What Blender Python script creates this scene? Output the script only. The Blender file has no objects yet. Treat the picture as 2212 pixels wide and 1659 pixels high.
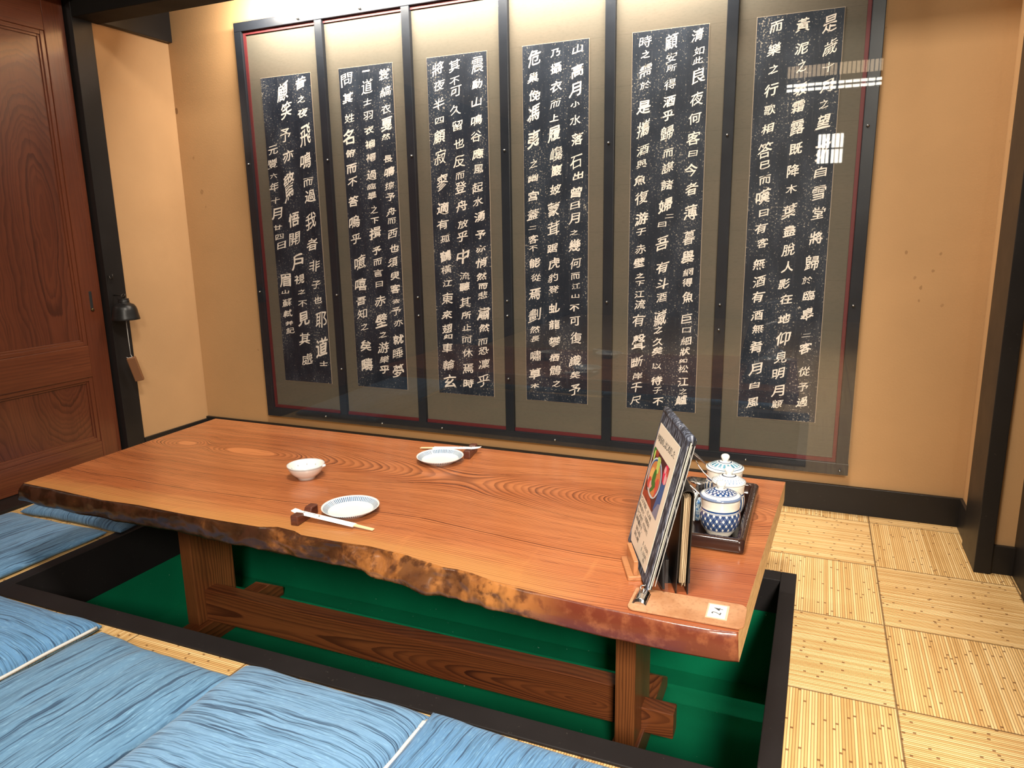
import bpy, bmesh, math, random
from math import sin, cos, pi, sqrt, radians
from mathutils import Vector, Matrix, noise

SC = bpy.context.scene
COL = SC.collection
random.seed(7)

# ------------------------------------------------------------------ camera
cam_d = bpy.data.cameras.new('camera')
cam = bpy.data.objects.new('camera', cam_d)
COL.objects.link(cam)
cam_d.sensor_fit = 'HORIZONTAL'
cam_d.sensor_width = 36.0
cam_d.lens = 1559.208 * 36.0 / 2212.0
cam_d.clip_start = 0.02
right = Vector((0.9207137, 0.3898832, -0.0166574))
down = Vector((0.0664129, -0.1986116, -0.9778255))
fwd = Vector((-0.3845460, 0.8991911, -0.2087577))
M = Matrix.Identity(4)
for i in range(3):
    M[i][0] = right[i]; M[i][1] = -down[i]; M[i][2] = -fwd[i]
M.translation = Vector((0, 0, 1.0))
cam.matrix_world = M
SC.camera = cam

# ------------------------------------------------------------------ view, world, lights
SC.view_settings.view_transform = 'Standard'
SC.view_settings.look = 'None'
SC.view_settings.gamma = 1.0
SC.view_settings.use_curve_mapping = False
SC.view_settings.exposure = 0.0
W = bpy.data.worlds.new('world'); SC.world = W
W.use_nodes = True
bg = W.node_tree.nodes['Background']
bg.inputs[0].default_value = (1.0, 0.86, 0.70, 1)
bg.inputs[1].default_value = 0.05

def area_light(name, loc, size, size_y, power, color, rot=(0, 0, 0), shape='RECTANGLE', spread=180, aim=None):
    l = bpy.data.lights.new(name, 'AREA'); l.shape = shape
    l.size = size; l.size_y = size_y; l.energy = power; l.color = color
    l.spread = radians(spread)
    o = bpy.data.objects.new(name, l); COL.objects.link(o)
    o.location = loc; o.rotation_euler = rot
    if aim: o.rotation_euler = (Vector(aim) - Vector(loc)).to_track_quat('-Z', 'Y').to_euler()
    return o
# fluorescent strip hidden behind the lintel, washing the screen from above
area_light('alcove_strip_light', (-1.3, 2.475, 1.955), 2.0, 0.04, 80.0, (1.0, 0.90, 0.77), (radians(62), 0, 0))
# ceiling lamps of the room and a lamp further back in the hall
area_light('ceiling_light', (-0.35, 0.60, 2.84), 0.5, 0.5, 98.0, (1.0, 0.90, 0.76))
area_light('hall_light', (0.95, -1.75, 2.30), 0.6, 0.6, 50.0, (1.0, 0.90, 0.77), spread=80, aim=(0.05, 1.55, 0.0))
area_light('ceiling_light', (-1.75, -0.1, 2.84), 0.5, 0.5, 14.0, (1.0, 0.89, 0.75))

# ------------------------------------------------------------------ object helpers
def tag(o, label=None, cat=None, group=None, kind=None):
    if label: o['label'] = label
    if cat: o['category'] = cat
    if group: o['group'] = group
    if kind: o['kind'] = kind
    return o

def thing(name, label, cat, loc, group=None):
    o = bpy.data.objects.new(name, None); COL.objects.link(o)
    o.empty_display_size = 0.05
    o.location = loc
    return tag(o, label, cat, group)

class MB:
    """collects shapes for one mesh"""
    def __init__(s): s.v = []; s.f = []; s.mi = []
    def add(s, vs, fs, mi=0, M=None):
        b = len(s.v)
        for p in vs:
            p = Vector(p)
            s.v.append(M @ p if M is not None else p)
        for f in fs:
            s.f.append(tuple(i + b for i in f)); s.mi.append(mi)
        return s
    def box(s, x0, x1, y0, y1, z0, z1, mi=0, M=None):
        v = [(x0, y0, z0), (x1, y0, z0), (x1, y1, z0), (x0, y1, z0), (x0, y0, z1), (x1, y0, z1), (x1, y1, z1), (x0, y1, z1)]
        f = [(3, 2, 1, 0), (4, 5, 6, 7), (0, 1, 5, 4), (1, 2, 6, 5), (2, 3, 7, 6), (3, 0, 4, 7)]
        return s.add(v, f, mi, M)
    def prism(s, pts, z0, z1, mi=0, M=None):
        n = len(pts)
        v = [(p[0], p[1], z0) for p in pts] + [(p[0], p[1], z1) for p in pts]
        f = [tuple(range(n - 1, -1, -1)), tuple(range(n, 2 * n))]
        f += [(i, (i + 1) % n, n + (i + 1) % n, n + i) for i in range(n)]
        return s.add(v, f, mi, M)
    def lathe(s, prof, n=48, mi=0, M=None, sx=1.0, sy=1.0):
        """profile of (r, z) turned about z; r = 0 closes the end"""
        v = []; rings = []
        for r, z in prof:
            if r < 1e-6:
                rings.append([len(v)]); v.append((0, 0, z))
            else:
                rings.append(list(range(len(v), len(v) + n)))
                v += [(r * sx * cos(2 * pi * i / n), r * sy * sin(2 * pi * i / n), z) for i in range(n)]
        f = []
        for a, b in zip(rings, rings[1:]):
            for i in range(n):
                j = (i + 1) % n
                if len(a) == 1 and len(b) == 1: continue
                if len(a) == 1: f.append((a[0], b[j], b[i]))
                elif len(b) == 1: f.append((a[i], a[j], b[0]))
                else: f.append((a[i], a[j], b[j], b[i]))
        return s.add(v, f, mi, M)
    def tube(s, path, r, n=8, mi=0, M=None):
        """r may be a number or a list of radii"""
        path = [Vector(p) for p in path]
        rr = r if isinstance(r, (list, tuple)) else [r] * len(path)
        v = []; f = []
        t0 = (path[1] - path[0]).normalized()
        up = Vector((0, 0, 1)) if abs(t0.z) < .9 else Vector((1, 0, 0))
        x = t0.cross(up).normalized()
        for k, p in enumerate(path):
            a = path[max(0, k - 1)]; b = path[min(len(path) - 1, k + 1)]
            t = (b - a).normalized()
            x = (x - t * x.dot(t)).normalized()
            y = t.cross(x)
            v += [p + (x * cos(2 * pi * i / n) + y * sin(2 * pi * i / n)) * rr[k] for i in range(n)]
        for k in range(len(path) - 1):
            for i in range(n):
                j = (i + 1) % n
                f.append((k * n + i, k * n + j, (k + 1) * n + j, (k + 1) * n + i))
        f.append(tuple(range(n - 1, -1, -1)))
        b = (len(path) - 1) * n
        f.append(tuple(range(b, b + n)))
        return s.add(v, f, mi, M)
    def build(s, name, mats, parent=None, bevel=0, smooth=False, seg=2, fix=True):
        L = Vector((0, 0, 0))
        if parent is not None:
            q = parent
            while q is not None: L += q.location; q = q.parent
        me = bpy.data.meshes.new(name)
        me.from_pydata([tuple(p - L) for p in s.v], [], s.f)
        for m in (mats if isinstance(mats, (list, tuple)) else [mats]): me.materials.append(m)
        for p, k in zip(me.polygons, s.mi):
            p.material_index = k; p.use_smooth = smooth
        if fix:
            bm = bmesh.new(); bm.from_mesh(me)
            bmesh.ops.recalc_face_normals(bm, faces=bm.faces); bm.to_mesh(me); bm.free()
        me.update()
        o = bpy.data.objects.new(name, me); COL.objects.link(o)
        if parent is not None: o.parent = parent
        if bevel:
            md = o.modifiers.new('bevel', 'BEVEL'); md.width = bevel; md.segments = seg
            md.limit_method = 'ANGLE'; md.angle_limit = radians(40)
        return o

def struct(o):
    o['kind'] = 'structure'; return o

def copy_tree(o, parent=None):
    c = o.copy(); COL.objects.link(c)
    if parent is not None: c.parent = parent
    for ch in list(o.children): copy_tree(ch, c)
    return c

# ------------------------------------------------------------------ node helpers
class S:
    """a float socket one can do arithmetic with"""
    def __init__(s, nt, sock): s.nt = nt; s.k = sock
    def op(s, kind, b=None, c=None, clamp=False):
        n = s.nt.nodes.new('ShaderNodeMath'); n.operation = kind; n.use_clamp = clamp
        s.nt.links.new(s.k, n.inputs[0])
        for i, w in ((1, b), (2, c)):
            if w is None: continue
            if isinstance(w, S): s.nt.links.new(w.k, n.inputs[i])
            else: n.inputs[i].default_value = float(w)
        return S(s.nt, n.outputs[0])
    def __add__(s, b): return s.op('ADD', b)
    def __sub__(s, b): return s.op('SUBTRACT', b)
    def __mul__(s, b): return s.op('MULTIPLY', b)
    def __truediv__(s, b): return s.op('DIVIDE', b)
    def __neg__(s): return s.op('MULTIPLY', -1)
    __radd__ = __add__; __rmul__ = __mul__
    def rsub(s, a): return (-s) + a
    def __rsub__(s, a): return (-s) + a
    def sqrt(s): return s.op('SQRT')
    def floor(s): return s.op('FLOOR')
    def fract(s): return s.op('FRACT')
    def abs(s): return s.op('ABSOLUTE')
    def sin(s): return s.op('SINE')
    def pow(s, b): return s.op('POWER', b)
    def gt(s, b): return s.op('GREATER_THAN', b)
    def lt(s, b): return s.op('LESS_THAN', b)
    def min(s, b): return s.op('MINIMUM', b)
    def max(s, b): return s.op('MAXIMUM', b)
    def mod(s, b): return s.op('FLOORED_MODULO', b)
    def atan2(s, b): return s.op('ARCTAN2', b)
    def step(s, a, b):
        """smooth 0..1 between a and b"""
        n = s.nt.nodes.new('ShaderNodeMapRange'); n.interpolation_type = 'SMOOTHSTEP'
        s.nt.links.new(s.k, n.inputs[0])
        n.inputs[1].default_value = a; n.inputs[2].default_value = b
        return S(s.nt, n.outputs[0])
    def curve(s, pts):
        n = s.nt.nodes.new('ShaderNodeFloatCurve')
        x0 = pts[0][0]; x1 = pts[-1][0]
        s2 = (s - x0) / (x1 - x0)
        s.nt.links.new(s2.k, n.inputs['Value'])
        c = n.mapping.curves[0]
        q = [((x - x0) / (x1 - x0), y) for x, y in pts]
        c.points[0].location = q[0]; c.points[1].location = q[-1]
        for p in q[1:-1]: c.points.new(*p)
        n.mapping.update()
        return S(s.nt, n.outputs[0])

class Mat:
    def __init__(s, name, color=(.5, .5, .5), rough=.5, metal=0.0, coat=0.0, spec=.5, sheen=0.0):
        s.m = bpy.data.materials.new(name); s.m.use_nodes = True
        s.nt = s.m.node_tree; s.b = s.nt.nodes['Principled BSDF']
        s.b.inputs['Base Color'].default_value = (*color, 1)
        s.b.inputs['Roughness'].default_value = rough
        s.b.inputs['Metallic'].default_value = metal
        s.b.inputs['Coat Weight'].default_value = coat
        s.b.inputs['Coat Roughness'].default_value = .12
        s.b.inputs['Specular IOR Level'].default_value = spec
        if sheen: s.b.inputs['Sheen Weight'].default_value = sheen
        s._xyz = None
    def xyz(s, off=(0, 0, 0)):
        if s._xyz is None:
            t = s.nt.nodes.new('ShaderNodeTexCoord')
            p = s.nt.nodes.new('ShaderNodeSeparateXYZ'); s.nt.links.new(t.outputs['Object'], p.inputs[0])
            s._xyz = [S(s.nt, o) for o in p.outputs]
        return [a + o if o else a for a, o in zip(s._xyz, off)]
    def vec(s, x, y, z):
        n = s.nt.nodes.new('ShaderNodeCombineXYZ')
        for i, w in enumerate((x, y, z)):
            if isinstance(w, S): s.nt.links.new(w.k, n.inputs[i])
            else: n.inputs[i].default_value = w
        return n.outputs[0]
    def noise(s, x, y, z, scale=1.0, detail=3.0, rough=.55, dist=0.0):
        n = s.nt.nodes.new('ShaderNodeTexNoise'); s.nt.links.new(s.vec(x, y, z), n.inputs['Vector'])
        n.inputs['Scale'].default_value = scale; n.inputs['Detail'].default_value = detail
        n.inputs['Roughness'].default_value = rough; n.inputs['Distortion'].default_value = dist
        return S(s.nt, n.outputs[0])
    def rand(s, x, y=0.0, z=0.0):
        n = s.nt.nodes.new('ShaderNodeTexWhiteNoise'); s.nt.links.new(s.vec(x, y, z), n.inputs['Vector'])
        return S(s.nt, n.outputs[0])
    def voro(s, x, y, z, scale):
        n = s.nt.nodes.new('ShaderNodeTexVoronoi'); s.nt.links.new(s.vec(x, y, z), n.inputs['Vector'])
        n.inputs['Scale'].default_value = scale
        return S(s.nt, n.outputs[0])
    def mix(s, fac, a, b):
        n = s.nt.nodes.new('ShaderNodeMix'); n.data_type = 'RGBA'
        if isinstance(fac, S): s.nt.links.new(fac.k, n.inputs[0])
        else: n.inputs[0].default_value = fac
        for i, w in ((6, a), (7, b)):
            if isinstance(w, tuple): n.inputs[i].default_value = (*w, 1)
            else: s.nt.links.new(w, n.inputs[i])
        return n.outputs[2]
    def ramp(s, fac, stops):
        n = s.nt.nodes.new('ShaderNodeValToRGB'); s.nt.links.new(fac.k, n.inputs[0])
        e = n.color_ramp.elements
        e[0].position = stops[0][0]; e[0].color = (*stops[0][1], 1)
        e[1].position = stops[-1][0]; e[1].color = (*stops[-1][1], 1)
        for p, c in stops[1:-1]:
            q = e.new(p); q.color = (*c, 1)
        return n.outputs[0]
    def color(s, out): s.nt.links.new(out, s.b.inputs['Base Color']); return s
    def rough(s, x): s.nt.links.new(x.k, s.b.inputs['Roughness']); return s
    def bump(s, h, strength=.3, dist=.002):
        n = s.nt.nodes.new('ShaderNodeBump'); s.nt.links.new(h.k, n.inputs['Height'])
        n.inputs['Strength'].default_value = strength; n.inputs['Distance'].default_value = dist
        s.nt.links.new(n.outputs[0], s.b.inputs['Normal']); return s

def plain(name, *a, **k): return Mat(name, *a, **k).m
# ------------------------------------------------------------------ materials
def wood(name, u, v, w, hpts, yc, spacing, dark, mid, light, rough=.3, coat=.3, streak=1.0, warp=.006,
         line=.5, off=(0, 0, 0), extra=None, seed=0.0, fine=1.0, eye=0.0, q0=0.0):
    """plain-sawn board: growth-ring contours of sqrt((v-yc)^2 + h(u)^2); u runs along the grain"""
    m = Mat(name, rough=rough, coat=coat)
    p = m.xyz(off)
    U, V, Q = p[u], p[v], p[w] - q0
    h = U.curve(hpts)
    lo = m.noise(U * 1.6, V * 5.0, Q * 5.0 + seed, 1.0, 3.0) - .5
    hi = m.noise(U * 9.0, V * 40.0, Q * 40.0 + seed, 1.0, 2.0) - .5
    dv = V - yc + lo * warp * 6.0
    f = (dv * dv + h * h).sqrt() + hi * warp * .55 + Q * .35
    if eye: f = (f - eye).max(0.0)
    g = f / spacing + (m.noise(f * 14.0, seed + 2.0, 0.0, 1.0, 2.0) - .5) * 7.0
    spread = m.noise(g.floor() * .37, seed, 0.0, 1.0, 0.0)
    r = g.fract()
    late = r.step(.25, .88) * r.step(1.0, .93) * (spread.pow(1.6) * 1.35 + .12)
    fib = m.noise(U * 7.0, V * 260.0, Q * 260.0 + seed, 1.0, 2.0)
    wide = m.noise(U * .9, V * 9.0, Q * 9.0 + seed + 3, 1.0, 3.0)
    base = m.mix((wide.step(.3, .7)), mid, light)
    if eye: base = m.mix(f.lt(.0004) * .65, base, tuple(k * 1.25 for k in light))
    c = m.mix(late * line, base, dark)
    c = m.mix((fib.step(.56, .72) * .45 * streak), c, dark)
    if extra: c = extra(m, p, c, late)
    m.color(c)
    m.bump(late * -1.0 + fib * .25, .12 * fine, .001)
    return m

LT = (-1.09, 1.65, -0.35)          # foot of the table
def sap(m, p, c, late):
    x, y, z = p
    n = m.noise(x * 3.0, y * 22.0, 0.0, 1.0, 3.0) - .5
    edge = (y + n * .10 + (x + .75).max(0.0) * .16 )
    k = edge.step(1.375, 1.275) * x.step(-.30, -.62)
    sc = m.mix(late * .75, (.50, .235, .075), (.22, .085, .025))
    c2 = m.mix(k * .85, c, sc)
    # flame figure across the grain near the front
    fl = m.noise(x * 16.0, y * 5.0, 0.0, 1.0, 3.0, .6, .6)
    c2 = m.mix(fl.step(.55, .78) * y.step(1.62, 1.30) * .35, c2, (.62, .23, .075))
    # darker red heart at the near right corner
    rd = (x + (1.45 - y) * .5).step(-.34, -.12) * y.step(1.62, 1.40)
    return m.mix(rd * .55, c2, (.22, .045, .022))
M_TABLE = wood('table_wood', 0, 1, 2,
    [(-2.2, .10), (-2.05, .05), (-1.955, .018), (-1.87, .05), (-1.775, .024), (-1.68, .005), (-1.585, .024), (-1.45, .065), (-1.2, .12),
     (-.9, .165), (-.75, .14), (-.6, .10), (-.5, .062), (-.42, .035), (-.33, .06), (-.1, .13), (0, .15)], 1.748, .0062,
    (.100, .026, .010), (.395, .122, .040), (.53, .190, .068), rough=.25, coat=.2, off=LT, extra=sap, line=.95, warp=.005, eye=.024, streak=1.3, q0=.305).m
M_BARK = Mat('live_edge_bark', rough=.27, coat=.15, spec=.4)
_x, _y, _z = M_BARK.xyz(LT)
_n1 = M_BARK.noise(_x * 9, _y * 9, _z * 14, 1.0, 5.0, .6, .5)
_n2 = M_BARK.noise(_x * 45, _y * 45, _z * 45, 1.0, 4.0)
_tone = (_n1 * 1.0 + (_x + 1.35) * .42).step(.28, .92)
_c = M_BARK.ramp(_tone, [(0.0, (.018, .007, .003)), (.38, (.055, .021, .008)), (.68, (.19, .070, .020)), (1.0, (.37, .150, .042))])
_n3 = M_BARK.noise(_x * 15, _y * 15, _z * 10 + 3, 1.0, 3.0)
_c = M_BARK.mix(_n3.step(.50, .62) * .7, _c, (.050, .020, .011))
_c = M_BARK.mix(_n2.step(.48, .66) * .8, _c, (.045, .016, .008))
_c = M_BARK.mix((_x + _n1 * .1).step(-.50, -.34), _c, M_BARK.mix(_n2.step(.45, .75), (.115, .025, .013), (.21, .066, .028)))
M_BARK.color(_c); M_BARK.bump(_n1 * .5 + _n2 * .3, .4, .005); M_BARK = M_BARK.m
M_ENDGRAIN = Mat('end_grain', (.46, .27, .12), .5)
_x, _y, _z = M_ENDGRAIN.xyz()
M_ENDGRAIN.color(M_ENDGRAIN.mix(M_ENDGRAIN.noise(_x * 8, _y * 30, _z * 120, 1, 3).step(.35, .7), (.72, .47, .22), (.55, .32, .135))); M_ENDGRAIN = M_ENDGRAIN.m
def leg_wood(name, u, v, w, hpts, yc, sp=.0075, seed=0.0, q0=0.0, light=(.205, .064, .019), mid=(.140, .037, .011)):
    return wood(name, u, v, w, hpts, yc, sp, (.030, .007, .004), mid, light, rough=.4, coat=.1, off=LT, line=.95, warp=.004, seed=seed, q0=q0).m
M_BEAM = leg_wood('stretcher_wood', 0, 2, 1, [(-1.9, .06), (-1.2, .06), (-.85, .032), (-.7, .022), (-.55, .004), (-.515, 0), (-.46, .008), (-.40, .025), (-.2, .05)], -.232, .0060, q0=1.637)
M_POST = leg_wood('trestle_post_wood', 2, 0, 1, [(-.4, .2), (.3, .21)], -.2, .0046, 5.0, light=(.27, .095, .028), mid=(.185, .058, .017))
M_FOOT = leg_wood('trestle_foot_wood', 1, 0, 2, [(1.2, .04), (1.6, .07), (2.1, .01)], -.38, .0075, 9.0)

def door_extra(m, p, c, late):
    return c
LD = (-2.86, 1.70, 0.0)
M_DOORPANEL = wood('door_panel_wood', 2, 1, 0,
    [(0, .20), (.15, .15), (.25, .095), (.34, .05), (.41, .025), (.55, .07), (.8, .05), (1.1, .03), (1.3, .06), (1.5, .13), (1.8, .26)], 1.985, .0135,
    (.022, .005, .003), (.100, .025, .011), (.135, .036, .015), rough=.33, coat=.25, off=LD, line=.62, warp=.022, q0=-2.874).m
M_DOORSTILE = wood('door_frame_wood', 2, 1, 0, [(0, .2), (2, .24)], 1.9, .011, (.050, .013, .007), (.105, .026, .011), (.140, .038, .016), rough=.3, coat=.3, off=LD, line=.35).m
M_DOORRAIL = wood('door_rail_wood', 1, 2, 0, [(0, .2), (3, .24)], .3, .008, (.050, .013, .007), (.115, .030, .012), (.165, .048, .019), rough=.3, coat=.3, off=LD, line=.5).m

def lacquer(name, c=(.009, .008, .008), r=.38):
    m = Mat(name, c, r, spec=.3)
    x, y, z = m.xyz()
    n = m.noise(x * 6, y * 6, z * 6, 1, 4)
    w = m.noise(x * 120, y * 120, z * 120, 1, 2)
    m.color(m.mix(w.step(.68, .78) * .35, m.mix(n, c, tuple(k * 1.7 for k in c)), (.08, .07, .06)))
    m.rough(n * .25 + (r - .1))
    return m.m
M_BLACK = lacquer('black_stained_timber')
M_RIM = lacquer('black_pit_rim', (.0085, .007, .0075), .55)
M_FRAME = lacquer('screen_frame_lacquer', (.013, .015, .020), .3)
M_DARKCEIL = lacquer('dark_ceiling_wood', (.004, .0035, .003), .75)

def plaster(name, c, seed=0.0, marks=()):
    m = Mat(name, c, .75, spec=.25)
    x, y, z = m.xyz()
    n = m.noise(x * 2.2, y * 2.2, z * 2.2 + seed, 1, 4)
    g = m.noise(x * 170, y * 170, z * 170, 1, 3)
    s_ = m.noise(x * 1.1, y * 1.1, z * 3.2 + seed + 4, 1, 3)
    col = m.mix(n.step(.3, .75), c, tuple(k * .90 for k in c))
    col = m.mix(s_.step(.58, .8) * .25, col, tuple(k * q for k, q in zip(c, (.86, .80, .72))))
    spot = m.noise(x * 14, y * 14, z * 20 + seed, 1, 2)
    col = m.mix(spot.step(.76, .80) * .5, col, (.20, .11, .05))
    h = g + n * .6
    for (sx_, sz_, sr_, ss_) in marks:      # small chips and drips, each with its own ragged outline
        dx = (x - sx_) + (spot - .5) * .03; dz = (z - sz_) + (g - .5) * .006
        k = (dx * dx * 1.6 + dz * dz).sqrt().lt(sr_)
        col = m.mix(k * ss_, col, (.15, .075, .03)); h = h - k * 1.5
    m.color(col); m.bump(h, .22, .002)
    return m.m
M_WALL = plaster('ochre_sand_plaster', (.44, .262, .122),
                 marks=((.244, .908, .006, .45), (.300, .795, .007, .45), (.324, .849, .005, .4), (.297, .753, .004, .4), (.342, .903, .005, .4), (.277, .827, .005, .35), (.365, .739, .006, .3),
                        (-2.826, 1.569, .014, .75), (-2.756, 1.354, .008, .3), (-2.724, 1.199, .012, .35), (-2.704, 1.131, .006, .3)))
M_WALLLEFT = plaster('ochre_plaster_left', (.44, .265, .130), 1.0)
M_WALLDARK = plaster('brown_plaster', (.20, .13, .07), 3.0)

# woven reed mats: 35 cm squares laid chequerwise
m = Mat('woven_reed_matting', rough=.55, spec=.3)
x, y, z = m.xyz()
T = .352
cx = (x - .207) / T; cy = (y - 2.252) / T
par = (cx.floor() + cy.floor()).mod(2.0)
fx = cx.fract(); fy = cy.fract()
al = fx * par + fy * par.rsub(1.0)       # position along the reeds
ac = fy * par + fx * par.rsub(1.0)       # position across the reeds
tid = cx.floor() * 3.7 + cy.floor() * 17.3
NR = 62.0
rid = (ac * NR).floor(); rf = (ac * NR).fract()
r1 = m.rand(rid, tid); r2 = m.rand(rid, tid, 5.0)
node_pos = al * 2.6 + r2 * 7.0
r3 = m.rand(rid, node_pos.floor(), tid)
mark = (node_pos.fract() - .5).abs().lt(.022) * r3.gt(.62)
prof = (rf * pi).sin()
lowf = m.noise(x * 7, y * 7, 0.0, 1, 3)
col = m.ramp((r1 * .6 + lowf * .45), [(.15, (.54, .31, .110)), (.5, (.70, .445, .185)), (.9, (.84, .60, .30))])
col = m.mix(prof.step(.62, .05) * .8, col, (.20, .095, .030))
col = m.mix(mark * .8, col, (.14, .055, .018))
seam = fx.min(fx.rsub(1.0)).min(fy.min(fy.rsub(1.0)))
col = m.mix(seam.step(.010, .003) * .75, col, (.06, .028, .012))
m.color(col); m.bump(prof * seam.step(.0, .012), .5, .002)
M_MAT = m.m

m = Mat('green_pit_carpet', (.0, .10, .045), .9, spec=.1)
x, y, z = m.xyz()
n = m.noise(x * 300, y * 300, z * 300, 1, 2)
n2 = m.noise(x * 2.5, y * 2.5, z * 2.5, 1, 3)
fleck = m.noise(x * 90, y * 90, z * 90, 1, 1)
col = m.mix(n2.step(.3, .7), (.001, .125, .054), (.001, .170, .075))
col = m.mix(fleck.step(.80, .83) * .6, col, (.55, .6, .55))
m.color(col); m.bump(n, .3, .002); M_GREEN = m.m

# zabuton cloth: woven light blue with short dark slubs along local x
def zabuton_cloth(name, seed, base=(.135, .305, .47)):
    m = Mat(name, rough=.8, spec=.2, sheen=.15)
    x, y, z = m.xyz()
    wv = m.noise(x * 5, y * 5, z * 5 + seed, 1, 3) - .5
    yy = y + wv * .030 + (m.noise(x * 14, y * 14, z * 5 + seed, 1, 2) - .5) * .006
    a = m.noise(x * 4.5 + seed, yy * 150, z * 8, 1, 2.5, .6)
    b = m.noise(x * 7.0 + seed, yy * 330, z * 8, 1, 2, .6)
    c = m.noise(x * 60, y * 260, z * 50, 1, 2)
    l = m.noise(x * 3, y * 3, z * 3 + seed, 1, 3)
    col = m.mix(l.step(.3, .7), base, tuple(k * 1.14 for k in base))
    col = m.mix(c.step(.5, .75) * .4, col, (.27, .50, .70))
    col = m.mix(b.step(.50, .60) * .62, col, (.055, .135, .24))
    col = m.mix(a.step(.555, .625) * .82, col, (.022, .05, .105))
    m.color(col); m.bump(a * -.8 + b * .4, .4, .003)
    return m.m
M_ZAB = [zabuton_cloth('blue_slub_cotton', s * 3.3, b) for s, b in
         ((0, (.115, .245, .42)), (1, (.110, .235, .385)), (2, (.155, .305, .50)), (3, (.105, .25, .46)), (4, (.105, .205, .34)))]
M_ZIP = plain('white_zip_tape', (.62, .62, .60), .6)
M_STEEL = plain('polished_steel', (.62, .62, .62), .26, 1.0)

# screen materials
m = Mat('silk_mount', (.20, .19, .14), .7, spec=.2)
x, y, z = m.xyz()
n = m.noise(x * 60, y * 60, z * 240, 1, 2); n2 = m.noise(x * 2, y * 2, z * 5, 1, 3)
fold = ((z + n2 * .01) / .168).fract()
col = m.mix(n2.step(.3, .7), (.132, .110, .084), (.110, .098, .077))
col = m.mix(n.step(.45, .7) * .25, col, (.08, .072, .055))
col = m.mix(fold.lt(.006) * .5, col, (.06, .05, .04))
m.color(col); M_SILK = m.m
def rubbing(seed):
    m = Mat('ink_rubbing_paper', (.02, .02, .025), .55, spec=.3)
    x, y, z = m.xyz()
    cl = m.noise(x * 9 + seed, y, z * 5, 1, 4)
    sp = m.noise(x * 150 + seed, y, z * 150, 1, 3, .65)
    sp2 = m.noise(x * 55 + seed, y, z * 60, 1, 4, .7)
    vs = m.noise(x * 120 + seed, y, z * 9, 1, 2)
    col = m.mix(cl.step(.35, .7), (.008, .013, .024), (.024, .033, .052))
    col = m.mix(vs.step(.55, .75) * .35, col, (.075, .08, .095))
    th = (sp + (cl - .5) * .34).step(.60, .69)
    col = m.mix(th * .75, col, (.50, .44, .36))
    col = m.mix((sp2 + (cl - .5) * .22).step(.665, .70) * .9, col, (.55, .48, .40))
    m.color(col); return m.m
M_RUB = [rubbing(k * 7.1) for k in range(6)]
M_PAPEREDGE = plain('rubbing_paper_margin', (.46, .36, .27), .7)
M_INK = Mat('uninked_paper_strokes', (.68, .585, .48), .7)
_x, _y, _z = M_INK.xyz()
M_INK.color(M_INK.mix(M_INK.noise(_x * 200, _y, _z * 200, 1, 3).step(.60, .70) * .55, (.86, .765, .685), (.30, .26, .22))); M_INK = M_INK.m
M_RED = plain('red_silk_edging', (.115, .013, .016), .6)
M_STUD = plain('nickel_screw', (.22, .22, .22), .35, 1.0)
# acrylic sheet: clear with a Fresnel reflection
m = Mat('clear_acrylic'); nt = m.nt
tr = nt.nodes.new('ShaderNodeBsdfTransparent'); tr.inputs[0].default_value = (.96, .965, .96, 1)
gl = nt.nodes.new('ShaderNodeBsdfGlossy'); gl.inputs['Roughness'].default_value = .015
ge = nt.nodes.new('ShaderNodeNewGeometry'); vd = nt.nodes.new('ShaderNodeVectorMath'); vd.operation = 'DOT_PRODUCT'
nt.links.new(ge.outputs['Normal'], vd.inputs[0]); nt.links.new(ge.outputs['Incoming'], vd.inputs[1])
fr = (S(nt, vd.outputs['Value']).abs().rsub(1.0)).max(0.0).pow(5.0) * .96 + .04      # Schlick, the same on both faces
mx = nt.nodes.new('ShaderNodeMixShader')
nt.links.new(fr.k, mx.inputs[0]); nt.links.new(tr.outputs[0], mx.inputs[1]); nt.links.new(gl.outputs[0], mx.inputs[2])
nt.links.new(mx.outputs[0], nt.nodes['Material Output'].inputs[0]); M_ACRYL = m.m

# tableware
def porcelain(name, fn=None, base=(.80, .80, .77)):
    m = Mat(name, base, .12, spec=.5, coat=.3)
    if fn:
        x, y, z = m.xyz()
        r = (x * x + y * y).sqrt(); th = y.atan2(x)
        m.color(fn(m, x, y, z, r, th, base))
    return m.m
BLUE = (.012, .045, .16); LBLUE = (.10, .24, .42)
def plate_fn(m, x, y, z, r, th, base):
    band = r.step(.0560, .0568) * r.step(.0688, .0680)
    k = (th * (78 / (2 * pi))).fract()
    bar = (k - .5).abs().lt(.27)
    idx = (th * (78 / (2 * pi))).floor()
    tone = m.rand(idx)
    sec = m.noise(th.sin() * 1.3, idx * .06, 0.0, 1.0, 1.0)
    col = m.ramp(tone * .5 + sec * .6, [(.3, (.010, .045, .14)), (.65, (.045, .13, .26)), (.95, (.20, .34, .48))])
    dots = (r - .0540).abs().lt(.0009) * (k - .5).abs().lt(.18)
    c = m.mix(band * bar, base, col)
    c = m.mix(r.step(.055, .057) * r.step(.0695, .068) * .16, c, (.34, .50, .60))
    c = m.mix(dots * .5, c, (.10, .18, .30))
    return m.mix(r.step(.0695, .0712) * .25, c, (.55, .42, .30))
M_PLATE = porcelain('striped_rim_porcelain', plate_fn, (.80, .82, .82))
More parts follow.
